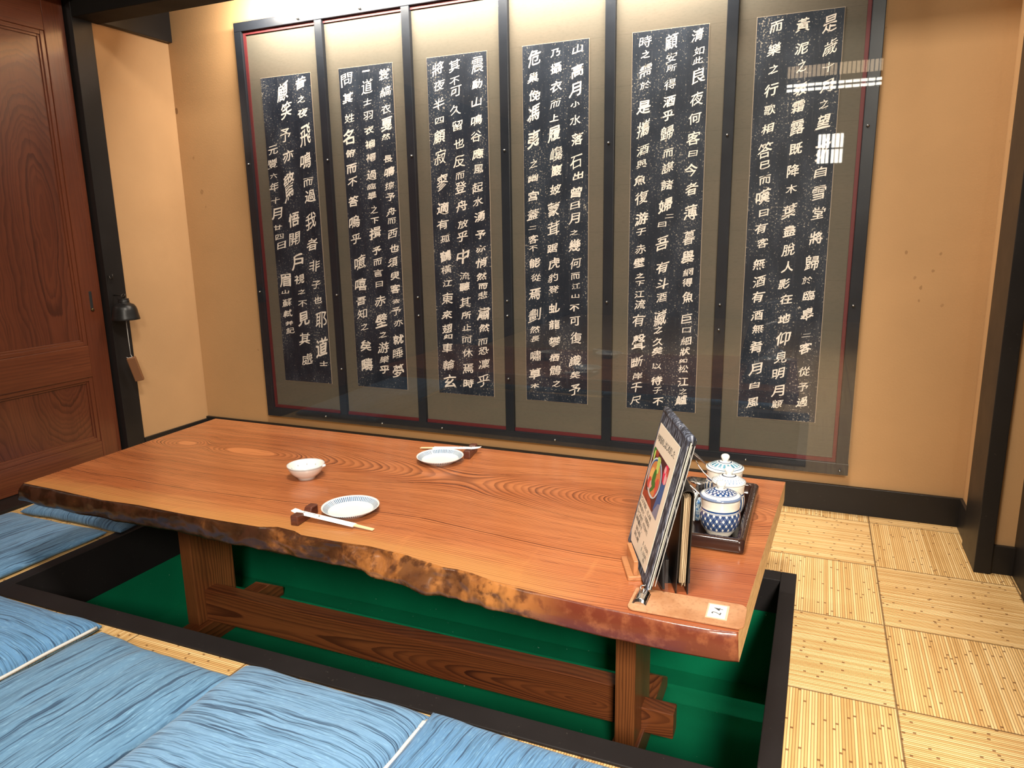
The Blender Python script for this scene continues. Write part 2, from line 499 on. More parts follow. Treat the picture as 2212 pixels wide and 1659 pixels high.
def bowl_fn(m, x, y, z, r, th, base):
    ins = m.rand((th * 1.6).floor(), 2.0)
    tick = ((th * 1.6).fract() - .5).abs().lt(.035) * z.gt(.018) * z.lt(.030) * (r - z * 1.24).lt(.0085)
    leaf = m.noise(x * 60, y * 160, 1.0, 1, 2).gt(.62) * r.lt(.018) * z.lt(.016)
    c = m.mix(tick, base, (.12, .16, .19))
    c = m.mix(r.gt(.0515) * .55, c, (.35, .45, .52))
    return m.mix(leaf * .9, c, (.10, .12, .12))
M_BOWL = porcelain('white_bowl_porcelain', bowl_fn, (.78, .74, .70))
M_WHITE = porcelain('white_glazed_porcelain')
def lattice_fn(m, x, y, z, r, th, base):
    band = z.step(.0165, .0172) * z.step(.0570, .0562)
    u = th * (20 / (2 * pi)); v = z / .0135 * .62
    def fam(q):
        s_ = q.fract(); d = (s_ - .5).abs()
        return d.lt(.25), ((d - .25).abs()).lt(.045)
    a, ae = fam(u + v); b, be = fam(u - v)
    n = m.noise(x * 90, y * 90, z * 90, 1, 2)
    wash = m.mix(n, (.035, .085, .20), (.15, .17, .26))
    c = m.mix(a.max(b) * band, base, wash)
    c = m.mix((a * b) * band * .8, c, (.018, .035, .105))
    c = m.mix(ae.max(be) * band, c, BLUE)
    lines = ((z - .0620).abs().lt(.0020)).max((z - .0580).abs().lt(.0006)).max((z - .0150).abs().lt(.0006))
    return m.mix(lines, c, BLUE)
M_JARBODY = porcelain('blue_lattice_porcelain', lattice_fn, (.78, .73, .64))
def stripe_fn(m, x, y, z, r, th, base):
    k = ((th * (22 / (2 * pi))).fract() - .5).abs().lt(.28)
    band = z.step(.012, .013) * z.step(.058, .057)
    c = m.mix(k * band, base, (.03, .07, .17))
    return m.mix((z - .062).abs().lt(.0018), c, BLUE)
M_JARBODY2 = porcelain('blue_striped_porcelain', stripe_fn, (.78, .74, .66))
def lid_check(m, x, y, z, r, th, base):
    u = th * (16 / (2 * pi)); v = r / .012
    a = ((u + v).fract() - .5).abs().lt(.22); b = ((u - v).fract() - .5).abs().lt(.22)
    band = r.step(.0155, .0165) * r.step(.0335, .0325)
    c = m.mix(a.max(b) * band, base, BLUE)
    c = m.mix((r - .0345).abs().lt(.0007).max((r - .0145).abs().lt(.0018)), c, BLUE)
    return m.mix(r.gt(.0425) * .85, c, (.03, .085, .22))
def lid_zig(m, x, y, z, r, th, base):
    k = ((th * (26 / (2 * pi))).fract() - .5).abs() * .022 + .0255
    zz = (r - k).abs().lt(.0016)
    c = m.mix(zz, base, (.05, .16, .36))
    c = m.mix((r - .0155).abs().lt(.0016), c, (.02, .03, .06))
    return m.mix((r - .0225).abs().lt(.0006).max((r - .0385).abs().lt(.0006)) * .7, c, (.06, .17, .35))
def lid_bar(m, x, y, z, r, th, base):
    q = th * (17 / (2 * pi))
    k = (q.fract() - .5).abs().lt(.30); tone = m.rand(q.floor())
    band = r.step(.0215, .0222) * r.step(.0352, .0345)
    c = m.mix(k * band, base, m.mix(tone, (.02, .15, .26), (.10, .30, .40)))
    c = m.mix((r - .0155).abs().lt(.0016), c, (.03, .06, .12))
    c = m.mix((r - .0368).abs().lt(.0006).max((r - .0205).abs().lt(.0006)), c, (.05, .12, .22))
    return m.mix((r - .0425).abs().lt(.0010), c, (.02, .10, .20))
M_LIDS = [porcelain('blue_check_lid', lid_check), porcelain('zigzag_lid', lid_zig), porcelain('barred_lid', lid_bar)]

M_REST = wood('rosewood', 1, 0, 2, [(-.1, .03), (.1, .035)], 0.0, .004, (.022, .006, .004), (.085, .024, .014), (.12, .036, .02), rough=.35, coat=.2).m
M_SLEEVE = plain('white_paper_sleeve', (.84, .83, .80), .7)
M_CHOP = plain('pale_birch', (.72, .55, .33), .6)
M_INKGREY = plain('grey_brush_ink', (.07, .07, .07), .8)
M_TRAY = plain('brown_lacquer', (.030, .013, .010), .16, 0.0, .4)
M_CHROME = plain('chrome', (.72, .71, .70), .16, 1.0)
M_DARKHOLE = plain('dark_hole', (.01, .01, .01), .8)
M_NAPKIN = plain('white_tissue', (.82, .82, .80), .85)
m = Mat('blue_printed_wrapper', (.5, .65, .8), .35)
x, y, z = m.xyz()
m.color(m.mix(m.noise(x * 160, y * 160, z * 160, 1, 2).step(.48, .56), (.62, .74, .82), (.07, .22, .50))); M_SACHET = m.m
M_STAND = wood('oak_stand_wood', 0, 1, 2, [(-.4, .1), (.1, .12)], 1.3, .006, (.20, .07, .025), (.40, .165, .065), (.48, .215, .09), rough=.3, coat=.3, line=.5).m
M_CLIPBOARD = Mat('copper_brown_hardboard', (.40, .20, .10), .38, coat=.15)
_x, _y, _z = M_CLIPBOARD.xyz()
_n = M_CLIPBOARD.noise(_x * 160, _y * 160, _z * 50, 1, 3); _n2 = M_CLIPBOARD.noise(_x * 14, _y * 14, 0.0, 1, 4)
M_CLIPBOARD.color(M_CLIPBOARD.mix(_n.step(.5, .7) * .4, M_CLIPBOARD.mix(_n2.step(.35, .7), (.47, .255, .135), (.36, .165, .075)), (.22, .09, .04))); M_CLIPBOARD = M_CLIPBOARD.m
m = Mat('indigo_striped_cloth', rough=.8)
x, y, z = m.xyz()
q = m.noise(x * 170, y * 170, z * 14, 1, 2.5)
m.color(m.ramp(q, [(.36, (.006, .007, .012)), (.48, (.022, .026, .045)), (.58, (.10, .12, .17)), (.68, (.27, .29, .34))])); M_INDIGO = m.m
m = Mat('black_cloth_with_pinstripes', rough=.8)
x, y, z = m.xyz()
m.color(m.mix(((x + y * .5) * 70 + m.noise(x * 20, y * 20, z * 4, 1, 1) * .6).fract().lt(.10), (.008, .008, .010), (.22, .22, .23))); M_STRIPEBLACK = m.m
M_MENUPAPER = plain('cream_menu_card', (.78, .70, .58), .45)
M_BLACKCLOTH = plain('black_cloth', (.010, .010, .012), .7)
M_LEATHER = plain('black_leatherette', (.012, .011, .011), .4)
M_PAGES = Mat('cream_pages', (.50, .37, .22), .8)
_x, _y, _z = M_PAGES.xyz()
M_PAGES.color(M_PAGES.mix(M_PAGES.noise(_x * 500, _y * 60, _z * 6, 1, 2).step(.42, .6), (.56, .43, .27), (.30, .21, .12))); M_PAGES = M_PAGES.m
M_STITCH = plain('white_stitching', (.50, .49, .47), .7)
M_BRONZE = plain('blackened_iron', (.018, .018, .018), .36, .4)
M_WIRE = plain('dark_wire', (.05, .045, .04), .35, .8)
M_STRING = plain('white_cotton_string', (.58, .57, .54), .8)
M_TAGWOOD = plain('cedar_tag_wood', (.20, .085, .034), .5)
M_BRASSOLD = plain('aged_brass', (.12, .085, .04), .4, .8)
# ------------------------------------------------------------------ the room
PX0, PX1, PY0, PY1, PZ = -2.13, -0.05, 1.225, 2.047, -0.35       # sunken pit
RX0, RX1, RY0, RY1 = -2.177, -0.008, 1.165, 2.105                # outer edge of its rim
b = MB()
b.box(-2.74, RX0, -3.2, 2.675, -.05, 0); b.box(RX1, 2.4, -3.2, 2.675, -.05, 0)
b.box(RX0, RX1, -3.2, RY0, -.05, 0); b.box(RX0, RX1, RY1, 2.675, -.05, 0)
struct(b.build('floor', M_MAT))
struct(MB().box(PX0 - .03, PX1 + .03, PY0 - .03, PY1 + .03, PZ - .03, PZ).build('floor_pit', M_GREEN))
b = MB()
b.box(PX0 - .03, PX0, PY0, PY1, PZ, -.16); b.box(PX1, PX1 + .03, PY0, PY1, PZ, -.10)
b.box(PX0 - .03, PX1 + .03, PY0 - .03, PY0, PZ, -.10); b.box(PX0 - .03, PX1 + .03, PY1, PY1 + .03, PZ, -.10)
struct(b.build('wall_pit', M_GREEN))
b = MB()          # black rim boards round the pit
b.box(RX0, PX0, RY0, RY1, -.16, .006); b.box(PX1, RX1, RY0, RY1, -.10, .006)
b.box(PX0, PX1, RY0, PY0, -.10, .006); b.box(PX0, PX1, PY1, RY1, -.10, .006)
struct(b.build('trim_1', M_RIM, bevel=.002))
struct(MB().box(-2.9, .488, 2.675, 2.75, -.05, 2.9).build('wall_back', M_WALL))
struct(MB().box(-2.95, -2.833, 2.285, 2.675, -.05, 2.9).build('wall_left', M_WALLLEFT))
struct(MB().box(.484, .60, 2.335, 2.75, -.05, 2.9).build('wall_right', M_WALL))
b = MB(); b.box(-2.833, .484, 2.662, 2.676, 0, .100)
struct(b.build('baseboard_back', M_BLACK, bevel=.0015))
struct(MB().box(-2.834, -2.822, 2.285, 2.662, 0, .090).build('baseboard_left', M_BLACK, bevel=.0015))
b = MB(); b.box(.474, .4845, 2.50, 2.662, 0, .100); b.box(.508, .570, 2.322, 2.336, 0, .086)
struct(b.build('baseboard_right', M_BLACK, bevel=.0015))
struct(MB().box(-2.95, -2.825, 2.195, 2.285, 0, 2.0).build('trim_2', M_BLACK, bevel=.002))      # left post
struct(MB().box(.466, .509, 2.312, 2.51, 0, 2.9).build('trim_3', M_BLACK, bevel=.002))           # right post
struct(MB().box(.563, .66, 2.20, 2.337, 0, 2.9).build('trim_4', M_BLACK, bevel=.002))            # right door jamb
struct(MB().box(-2.9, .466, 2.20, 2.322, 1.862, 1.99).build('trim_5', M_DARKCEIL, bevel=.002))   # lintel over the alcove
struct(MB().box(-2.835, -2.805, 2.322, 2.675, 1.863, 1.995).build('trim_6', M_BLACK, bevel=.002))   # rail at the top of the left alcove wall
struct(MB().box(-2.95, -2.735, -3.2, 2.195, -.05, .012).build('trim_7', M_BLACK, bevel=.002))     # sill of the sliding doors
struct(MB().box(-2.96, -2.80, -3.2, 2.2, 1.925, 2.02).build('trim_8', M_DARKCEIL, bevel=.002))     # head rail of the sliding doors
struct(MB().box(-2.96, -2.83, -3.2, 2.2, 2.02, 2.9).build('wall_left_upper', M_WALLDARK))
struct(MB().box(-2.83, .466, 2.21, 2.30, 1.99, 2.9).build('wall_back_upper', M_DARKCEIL))
struct(MB().box(.56, .62, .6, 2.20, 0, 2.9).build('wall_right_front', M_BLACK))
struct(MB().box(-3.0, 2.5, -3.3, 2.76, 2.9, 2.95).build('ceiling', M_DARKCEIL))
struct(MB().box(2.4, 2.5, -3.2, .6, 0, 2.9).build('wall_right_hall', M_WALLDARK))
struct(MB().box(.62, 2.4, .55, .6, 0, 2.9).build('wall_right_return', M_WALLDARK))
# rear wall with its lit lattice windows (seen only as reflections in the acrylic)
b = MB()
def wall_with_holes(b, x0, x1, z0, z1, y0, y1, holes):
    xs = sorted({x0, x1, *[h[0] for h in holes], *[h[1] for h in holes]})
    zs = sorted({z0, z1, *[h[2] for h in holes], *[h[3] for h in holes]})
    for xa, xb in zip(xs, xs[1:]):
        for za, zb in zip(zs, zs[1:]):
            mx_, mz_ = (xa + xb) / 2, (za + zb) / 2
            if any(h[0] < mx_ < h[1] and h[2] < mz_ < h[3] for h in holes): continue
            b.box(xa, xb, y0, y1, za, zb)
WIN = [(-.13, .125, 1.60, 1.90), (-.46, .50, 2.31, 2.40), (-.46, .50, 2.44, 2.57)]
wall_with_holes(b, -2.95, 2.5, 0, 2.9, -3.1, -3.0, WIN)
struct(b.build('wall_rear', M_WALLDARK))
def glow(name, c, s_):
    m = Mat(name, c, .6); m.b.inputs['Emission Color'].default_value = (*c, 1); m.b.inputs['Emission Strength'].default_value = s_
    return m.m
G1 = glow('lit_paper_window', (1.0, .94, .82), 20.0); G2 = glow('lit_warm_transom', (1.0, .72, .45), 5.0)
for k, ((x0, x1, z0, z1), g, nx, nz) in enumerate(zip(WIN, (G1, G1, G2), (6, 14, 24), (2, 2, 1))):
    w = struct(MB().box(x0, x1, -3.06, -3.05, z0, z1).build('window_%d' % (k + 1), g))
    f = MB()
    for i in range(nx + 1):
        xx = x0 + (x1 - x0) * i / nx; t = .011 if i in (0, nx, nx // 2) else .004
        f.box(xx - t, xx + t, -3.04, -3.0, z0, z1)
    for i in range(nz + 1):
        zz = z0 + (z1 - z0) * i / nz
        f.box(x0, x1, -3.035, -3.005, zz - .007, zz + .007)
    f.build('window_frame', M_DARKCEIL, w)

# sliding door on the left
d = bpy.data.objects.new('door_1', None); COL.objects.link(d); d.location = LD; struct(d)
FX = -2.86; DY0, DY1, DZ0, DZ1 = 1.16, 2.188, .014, 1.924
MB().box(FX - .03, FX, 2.098, DY1, DZ0, DZ1).build('stile', M_DOORSTILE, d, bevel=.002)
MB().box(FX - .03, FX, DY0, 1.26, DZ0, DZ1).build('stile', M_DOORSTILE, d, bevel=.002)
MB().box(FX - .03, FX, 1.26, 2.098, 1.792, DZ1).build('rail', M_DOORRAIL, d, bevel=.002)
MB().box(FX - .03, FX, 1.26, 2.098, .413, .548).build('rail', M_DOORRAIL, d, bevel=.002)
MB().box(FX - .03, FX, 1.26, 2.098, DZ0, .126).build('rail', M_DOORRAIL, d, bevel=.002)
for z0, z1 in ((.548, 1.792), (.126, .413)):
    MB().box(FX - .026, FX - .014, 1.25, 2.105, z0 - .01, z1 + .01).build('panel', M_DOORPANEL, d)
    gv_, gh_ = MB(), MB()              # stepped moulding round the panel
    for k, (w_, x_) in enumerate(((.026, FX - .009), (.017, FX - .004), (.008, FX - .0065))):
        gv_.box(FX - .016, x_, 1.26, 1.26 + w_, z0, z1); gv_.box(FX - .016, x_, 2.098 - w_, 2.098, z0, z1)
        gh_.box(FX - .016, x_, 1.26 + w_, 2.098 - w_, z0, z0 + w_); gh_.box(FX - .016, x_, 1.26 + w_, 2.098 - w_, z1 - w_, z1)
    gv_.build('moulding', M_DOORSTILE, d, bevel=.0015); gh_.build('moulding', M_DOORRAIL, d, bevel=.0015)
h = MB(); h.box(FX - .004, FX + .0008, 2.131, 2.146, .690, .775)
h = h.build('handle_recess', M_DARKHOLE, d, bevel=.003)
MB().lathe([(0, 0), (.007, 0), (.007, .004), (.004, .006), (0, .006)], 20, M=Matrix.Translation((FX + .0008, 2.1385, .697)) @ Matrix.Rotation(pi / 2, 4, 'Y')).build('handle_pin', M_BRASSOLD, h, smooth=True)
# second leaf of the door run, nearer the camera than the frame
d2 = struct(MB().box(-2.915, -2.895, -1.2, 1.30, .014, 1.924).build('door_2', M_DOORSTILE))

# ------------------------------------------------------------------ six-panel calligraphy screen behind acrylic
YS = 2.645
scr = thing('calligraphy_screen', 'wide six panel ink rubbing calligraphy screen in dark frame under clear acrylic', 'screen', (-1.137, 2.67, .15))
BX = [-2.3855, -1.9640, -1.5520, -1.1390, -.7325, -.3215, .1085]
SZ0, SZ1 = .148, 1.890
for k, x_ in enumerate(BX):
    w_ = .0195 if k in (0, 6) else .0185
    MB().box(x_ - w_, x_ + w_, 2.634, 2.674, SZ0 + .04, SZ1 - .037).build('frame_stile', M_FRAME, scr, bevel=.002)
MB().box(BX[0] - .0195, BX[6] + .0215, 2.634, 2.674, SZ1 - .037, SZ1).build('frame_rail', M_FRAME, scr, bevel=.002)
MB().box(BX[0] - .0195, BX[6] + .0215, 2.634, 2.674, SZ0, SZ0 + .042).build('frame_rail', M_FRAME, scr, bevel=.002)
for k in range(6):
    x0, x1 = BX[k] + .0185, BX[k + 1] - .0185
    MB().box(x0, x1, 2.652, 2.668, SZ0 + .04, SZ1 - .035).build('cloth_mount', M_SILK, scr)
    z0, z1, t = SZ0 + .042, SZ1 - .037, .013
    strips = [(x0, x1, z0, z0 + t), (x0, x1, z1 - t, z1)]
    if k == 0: strips.append((x0, x0 + t, z0 + t, z1 - t))
    if k == 5: strips.append((x1 - t, x1, z0 + t, z1 - t))
    for q in strips: MB().box(q[0], q[1], 2.646, 2.6525, q[2], q[3]).build('red_edging', M_RED, scr)
RX = [(-2.2935, -2.030), (-1.886, -1.629), (-1.472, -1.2145), (-1.069, -.8135), (-.656, -.398), (-.246, .0127)]
RUBZ = (.325, 1.659)
rubs = []
for k, (x0, x1) in enumerate(RX):
    r = MB(); r.box(x0 - .0016, x1 + .0016, 2.6505, 2.6525, RUBZ[0] - .0016, RUBZ[1] + .0016, 1)
    r.box(x0, x1, 2.6490, 2.6506, RUBZ[0], RUBZ[1], 0)
    rubs.append(r)
TEXT = '''昔-4166,3245,118,103 之-4168,3117,78,64 夜-4162,3007,110,88 飛-4154,2819,120,204 鳴-4168,2614,121,157 而-4158,2438,107,84 過-4148,2315,122,127 我-4161,2106,123,163 者-4168,1904,127,125 非-4156,1719,128,118 子-4155,1551,108,83 也-4150,1413,103,74 耶-4132,1237,129,178 道-4142,987,131,210 士-4132,835,92,53 顧-4357,3193,121,169 笑-4335,3041,122,154 予-4367,2837,123,132 亦-4352,2665,123,117 驚-4367,2408,125,264 悟-4346,2123,125,139 開-4355,1955,130,126 戶-4341,1755,130,155 視-4333,1599,121,102 之-4321,1484,87,51 不-4320,1376,106,75 見-4321,1240,132,142 其-4327,1055,133,125 處-4315,868,134,126 元-4512,2720,116,92 豐-4530,2607,116,93 六-4529,2504,92,51 年-4534,2410,117,94 十-4530,2293,102,69 月-4529,2175,128,114 廿-4532,2056,93,53 四-4521,1975,96,55 日-4506,1898,106,73 眉-4497,1583,134,131 山-4504,1480,86,38 蘇-4495,1382,113,85 軾-4499,1282,108,76 并-4490,1192,92,48 記-4485,1125,103,67
裳-3336,3237,110,100 縞-3330,3108,106,93 衣-3333,2975,102,86 戛-3336,2856,111,119 然-3347,2761,85,56 長-3338,2587,90,65 鳴-3329,2485,108,98 掠-3336,2374,95,74 予-3331,2283,95,74 舟-3333,2167,96,75 而-3333,2091,87,59 西-3331,1984,104,87 也-3322,1866,97,74 須-3340,1752,104,88 臾-3326,1637,100,80 客-3332,1525,105,90 去-3328,1422,82,45 予-3333,1335,101,82 亦-3317,1236,94,69 就-3326,1093,111,102 睡-3338,972,112,103 夢-3342,817,122,132 一-3505,3278,74,31 道-3503,3162,112,133 士-3507,3044,88,59 羽-3509,2936,100,80 衣-3507,2823,96,72 褊-3504,2714,100,81 褼-3502,2608,101,82 過-3506,2468,106,91 臨-3512,2373,88,58 皋-3512,2301,97,75 之-3499,2188,77,76 下-3500,2095,89,59 揖-3503,1995,120,114 予-3497,1845,99,75 而-3493,1752,95,67 言-3493,1658,102,81 曰-3489,1563,80,59 赤-3488,1418,117,110 壁-3487,1253,123,139 之-3479,1128,81,65 游-3481,1012,119,113 樂-3477,908,99,76 乎-3482,818,105,86 問-3695,3231,115,110 其-3696,3087,111,96 姓-3692,2929,102,81 名-3709,2779,117,147 俯-3703,2651,99,74 而-3702,2526,104,83 不-3700,2417,104,84 答-3701,2261,114,102 嗚-3704,2090,119,120 乎-3699,1949,113,98 噫-3671,1747,124,144 嘻-3679,1556,125,128 吾-3684,1414,105,83 知-3681,1303,116,103 之-3666,1191,83,75 矣-3662,1022,121,114 疇-3662,851,127,135
震-2506,3229,103,138 動-2514,3090,92,78 山-2523,2966,92,78 鳴-2522,2831,97,87 谷-2530,2712,102,96 應-2520,2583,98,89 風-2519,2469,94,81 起-2532,2330,99,91 水-2531,2223,95,83 湧-2520,2106,99,92 予-2515,1967,96,80 亦-2518,1855,87,63 悄-2516,1747,101,90 然-2514,1638,93,73 而-2506,1560,84,55 悲-2508,1487,91,69 肅-2502,1339,116,121 然-2505,1222,94,75 而-2519,1108,90,66 恐-2516,1032,95,76 凜-2513,923,104,96 乎-2522,782,114,116 其-2699,3243,102,93 不-2704,3130,90,71 可-2697,3055,102,95 久-2702,2920,99,88 留-2692,2803,99,88 也-2683,2669,99,89 反-2683,2534,109,107 而-2682,2427,87,66 登-2680,2336,105,100 舟-2675,2193,106,101 放-2669,2054,98,80 乎-2678,1955,103,90 中-2678,1797,117,137 流-2668,1641,94,74 聽-2671,1553,99,83 其-2670,1423,109,103 所-2663,1320,95,75 止-2661,1221,86,57 而-2665,1121,94,72 休-2663,1006,101,87 焉-2662,875,107,97 時-2661,749,102,88 將-2846,3234,108,110 夜-2842,3111,104,95 半-2848,2975,109,104 四-2849,2850,84,57 顧-2854,2732,110,122 寂-2851,2576,111,140 寥-2844,2384,112,142 適-2847,2181,112,111 有-2851,2053,109,99 孤-2834,1939,96,73 鶴-2835,1802,110,101 橫-2834,1691,101,83 江-2828,1579,92,65 東-2833,1452,116,113 來-2843,1319,100,81 翅-2843,1205,105,91 如-2840,1137,84,48 車-2849,1040,109,97 輪-2844,899,114,108 玄-2839,756,124,139
山-1711,3259,82,68 高-1714,3114,98,100 月-1727,2983,98,109 小-1727,2886,71,47 水-1727,2776,91,87 落-1713,2643,96,96 石-1722,2483,100,113 出-1704,2385,81,65 曾-1722,2263,93,91 日-1730,2172,77,58 月-1735,2076,94,92 之-1735,1973,68,46 幾-1730,1876,99,102 何-1725,1744,95,94 而-1725,1649,79,60 江-1720,1571,75,52 山-1725,1497,67,35 不-1734,1405,84,70 可-1729,1304,93,89 復-1720,1170,101,107 識-1729,990,98,100 矣-1728,881,86,73 予-1728,757,103,111 乃-1879,3249,80,62 攝-1875,3145,92,85 衣-1876,3020,92,86 而-1881,2902,85,71 上-1890,2803,77,56 履-1891,2691,102,121 巉-1873,2548,102,114 巖-1874,2429,95,90 披-1884,2293,91,83 蒙-1898,2147,104,118 茸-1899,2006,105,128 踞-1909,1856,89,77 虎-1895,1744,97,95 豹-1905,1635,89,79 登-1901,1542,90,79 虬-1897,1401,94,89 龍-1898,1271,95,90 攀-1894,1136,100,100 栖-1899,1008,87,73 鶻-1890,907,100,102 之-1881,801,72,65 危-2044,3231,102,125 巢-2054,3095,90,79 俛-2047,2971,95,88 馮-2053,2843,104,137 夷-2055,2664,104,155 之-2057,2487,69,75 幽-2063,2379,85,67 宮-2064,2249,94,84 蓋-2066,2113,98,94 二-2071,2013,71,34 客-2068,1926,90,78 不-2068,1857,78,52 能-2055,1748,95,88 從-2047,1633,87,71 焉-2058,1504,100,98 劃-2060,1343,110,127 然-2061,1225,84,64 長-2057,1152,80,55 嘯-2054,1014,102,102 草-2065,869,103,103 木-2066,770,77,47
清-869,3258,88,92 如-857,3157,74,62 此-863,3096,70,54 良-851,3002,93,117 夜-862,2854,93,111 何-870,2728,86,88 客-874,2596,94,105 曰-874,2495,63,49 今-883,2386,95,107 者-878,2258,92,100 薄-877,2099,96,118 暮-881,1927,95,117 舉-885,1785,96,110 網-881,1683,77,68 得-883,1611,77,68 魚-875,1504,89,95 巨-878,1348,82,78 口-876,1265,67,44 細-877,1185,78,71 狀-883,1109,79,71 如-894,1038,63,36 松-892,975,79,72 江-889,880,84,81 之-887,808,66,55 鱸-898,738,88,91 顧-1043,3234,94,116 安-1040,3133,80,70 所-1038,3066,72,55 得-1044,2961,84,79 酒-1049,2850,85,80 乎-1055,2758,85,81 歸-1056,2644,97,114 而-1044,2509,78,66 謀-1045,2410,86,83 諸-1046,2293,87,84 婦-1055,2154,99,110 二-1023,2077,65,34 曰-1075,2022,64,42 吾-1071,1887,98,110 有-1066,1717,95,103 斗-1063,1596,91,95 酒-1065,1500,84,79 藏-1070,1350,100,133 之-1081,1261,66,62 久-1079,1172,85,81 矣-1086,1104,81,72 以-1087,986,74,55 待-1089,876,86,83 子-1078,803,74,55 不-1071,716,82,74 時-1225,3254,89,86 之-1218,3171,64,55 需-1216,3068,94,96 於-1218,2972,79,64 是-1224,2823,99,106 攜-1225,2684,99,132 酒-1226,2539,88,83 與-1233,2444,80,67 魚-1240,2334,89,85 復-1228,2211,101,111 游-1225,2064,98,104 于-1225,1970,76,60 赤-1227,1846,84,77 壁-1234,1751,85,78 之-1228,1655,67,44 下-1227,1598,71,48 江-1229,1519,78,62 流-1223,1444,86,80 有-1230,1323,98,108 聲-1227,1161,103,136 斷-1237,1009,96,101 岸-1231,904,79,65 千-1238,815,92,93 尺-1241,712,84,75
是-52,3234,86,115 歲-42,3095,87,108 十-46,2980,73,70 月-49,2863,81,87 之-57,2757,58,64 望-54,2650,85,96 步-46,2484,89,163 自-48,2337,75,74 雪-51,2205,90,108 堂-47,2075,83,93 將-48,1914,82,92 歸-65,1750,90,119 於-86,1635,69,60 臨-67,1532,77,78 皋-71,1405,84,96 二-66,1261,61,44 客-69,1172,82,89 從-63,1010,78,81 予-64,897,75,73 過-65,792,79,82 黃-213,3245,85,93 泥-212,3105,82,86 之-205,2999,59,87 坂-204,2857,83,88 霜-213,2750,83,89 露-209,2624,91,106 既-209,2489,81,83 降-217,2353,85,92 木-222,2236,74,67 葉-226,2092,93,111 盡-219,1962,81,84 脫-215,1839,85,94 人-213,1724,81,86 影-230,1607,78,78 在-212,1503,79,79 地-217,1370,79,80 仰-217,1232,94,116 見-222,1096,84,90 明-232,982,84,91 月-229,858,85,92 顧-228,765,77,74 而-374,3252,80,78 樂-378,3115,84,87 之-375,2996,61,64 行-384,2868,85,89 歌-386,2746,78,74 相-392,2628,79,75 答-401,2491,94,117 已-396,2399,72,59 而-391,2302,76,68 嘆-397,2191,95,112 曰-387,2083,63,52 有-400,1982,83,85 客-386,1883,79,77 無-400,1741,84,87 酒-393,1622,84,88 有-396,1516,85,89 酒-394,1387,81,81 無-385,1293,78,72 肴-391,1165,90,100 月-387,1005,90,101 白-386,889,71,56 風-392,761,83,85'''
_glyph = {}
def glyph(ch, offset=.012):
    """outline of a character from the built-in font as flat triangles, in a unit box centred on 0"""
    key = (ch, offset)
    if key in _glyph: return _glyph[key]
    cu = bpy.data.curves.new('t', 'FONT'); cu.body = ch; cu.offset = offset; cu.resolution_u = 3
    o = bpy.data.objects.new('t', cu); COL.objects.link(o)
    dg = bpy.context.evaluated_depsgraph_get(); e = o.evaluated_get(dg); me = e.to_mesh()
    v = [(p.co.x, p.co.y) for p in me.vertices]; f = [tuple(p.vertices) for p in me.polygons]
    e.to_mesh_clear(); bpy.data.objects.remove(o); bpy.data.curves.remove(cu)
    if not v: _glyph[key] = ([], [], 1); return _glyph[key]
    xa, xb = min(p[0] for p in v), max(p[0] for p in v); ya, yb = min(p[1] for p in v), max(p[1] for p in v)
    sx, sy = max(xb - xa, .05), max(yb - ya, .05)
    _glyph[key] = ([((p[0] - (xa + xb) / 2) / sx, (p[1] - (ya + yb) / 2) / sy) for p in v], f, sx / sy)
    return _glyph[key]
for k, line in enumerate(TEXT.strip().split('\n')):
    mb = rubs[k]; rnd = random.Random(k)
    for tok in line.split():
        ch = tok[0]; cx_, cz_, w_, h_ = [int(q) / 2000.0 for q in tok[1:].split(',')]
        gv, gf, asp = glyph(ch, 0.0); fat = rnd.choice((.006, .012, .020, .030))
        sk = .25 + rnd.uniform(-.08, .08); w_ *= .92; h_ *= .86; ro = rnd.uniform(-.06, .04)
        if ch in '一二': h_ = w_ * (.15 if ch == '一' else .42)
        sd = rnd.uniform(0, 50)
        vs = []
        for a, c in gv:
            n = noise.noise_vector(Vector((a * 2.1 + sd, c * 2.1, sd)))
            n2 = noise.noise_vector(Vector((a * 7 + sd, c * 7, sd + 9)))
            a2 = a + n.x * .085 + n2.x * .018; c2 = c + n.y * .085 + n2.y * .018 + sk * a + .035 * sin(a * 5 + sd)
            a2 += (ro + .09) * c
            vs.append((cx_ + a2 * w_, 2.64885, cz_ + c2 * h_ * .94))
        for q, (ox_, oz_) in enumerate(((0, 0), (.9, .35), (-.5, .8), (.3, -.9))):      # a broad brush laid down in overlapping passes
            mb.add([(p[0] + ox_ * fat * w_, p[1] - q * .00004, p[2] + oz_ * fat * w_ * .8) for p in vs], gf, 2)
    mb.build('ink_rubbing', [M_RUB[k], M_PAPEREDGE, M_INK], scr, fix=False)
for x_, zs in ((-2.383, (1.306, .74)), (-1.9545, (1.302, .733, .402)), (-1.545, (1.297, .731, .655)), (-1.139, (1.296, .725, .666, .41)), (-.7325, (1.299, .73)),
               (-.322, (1.30, .73, .641)), (.104, (1.301, .737, .165)), (-2.06, (.173, 1.867)), (-1.755, (.167, 1.868)), (-1.453, (.174, 1.868)), (-.94, (.172,)), (-.208, (.171,))):
    for z_ in zs:
        MB().lathe([(0, -.0075), (.0022, -.0070), (.0042, -.004), (.0048, 0), (.0048, .003), (0, .003)], 14,
                   M=Matrix.Translation((x_, 2.6305, z_)) @ Matrix.Rotation(-pi / 2, 4, 'X')).build('screw', M_STUD, scr, smooth=True)
MB().box(BX[0] - .0215, BX[6] + .0235, 2.6285, 2.6325, SZ0 - .003, SZ1 + .003).build('acrylic_sheet', M_ACRYL, scr)

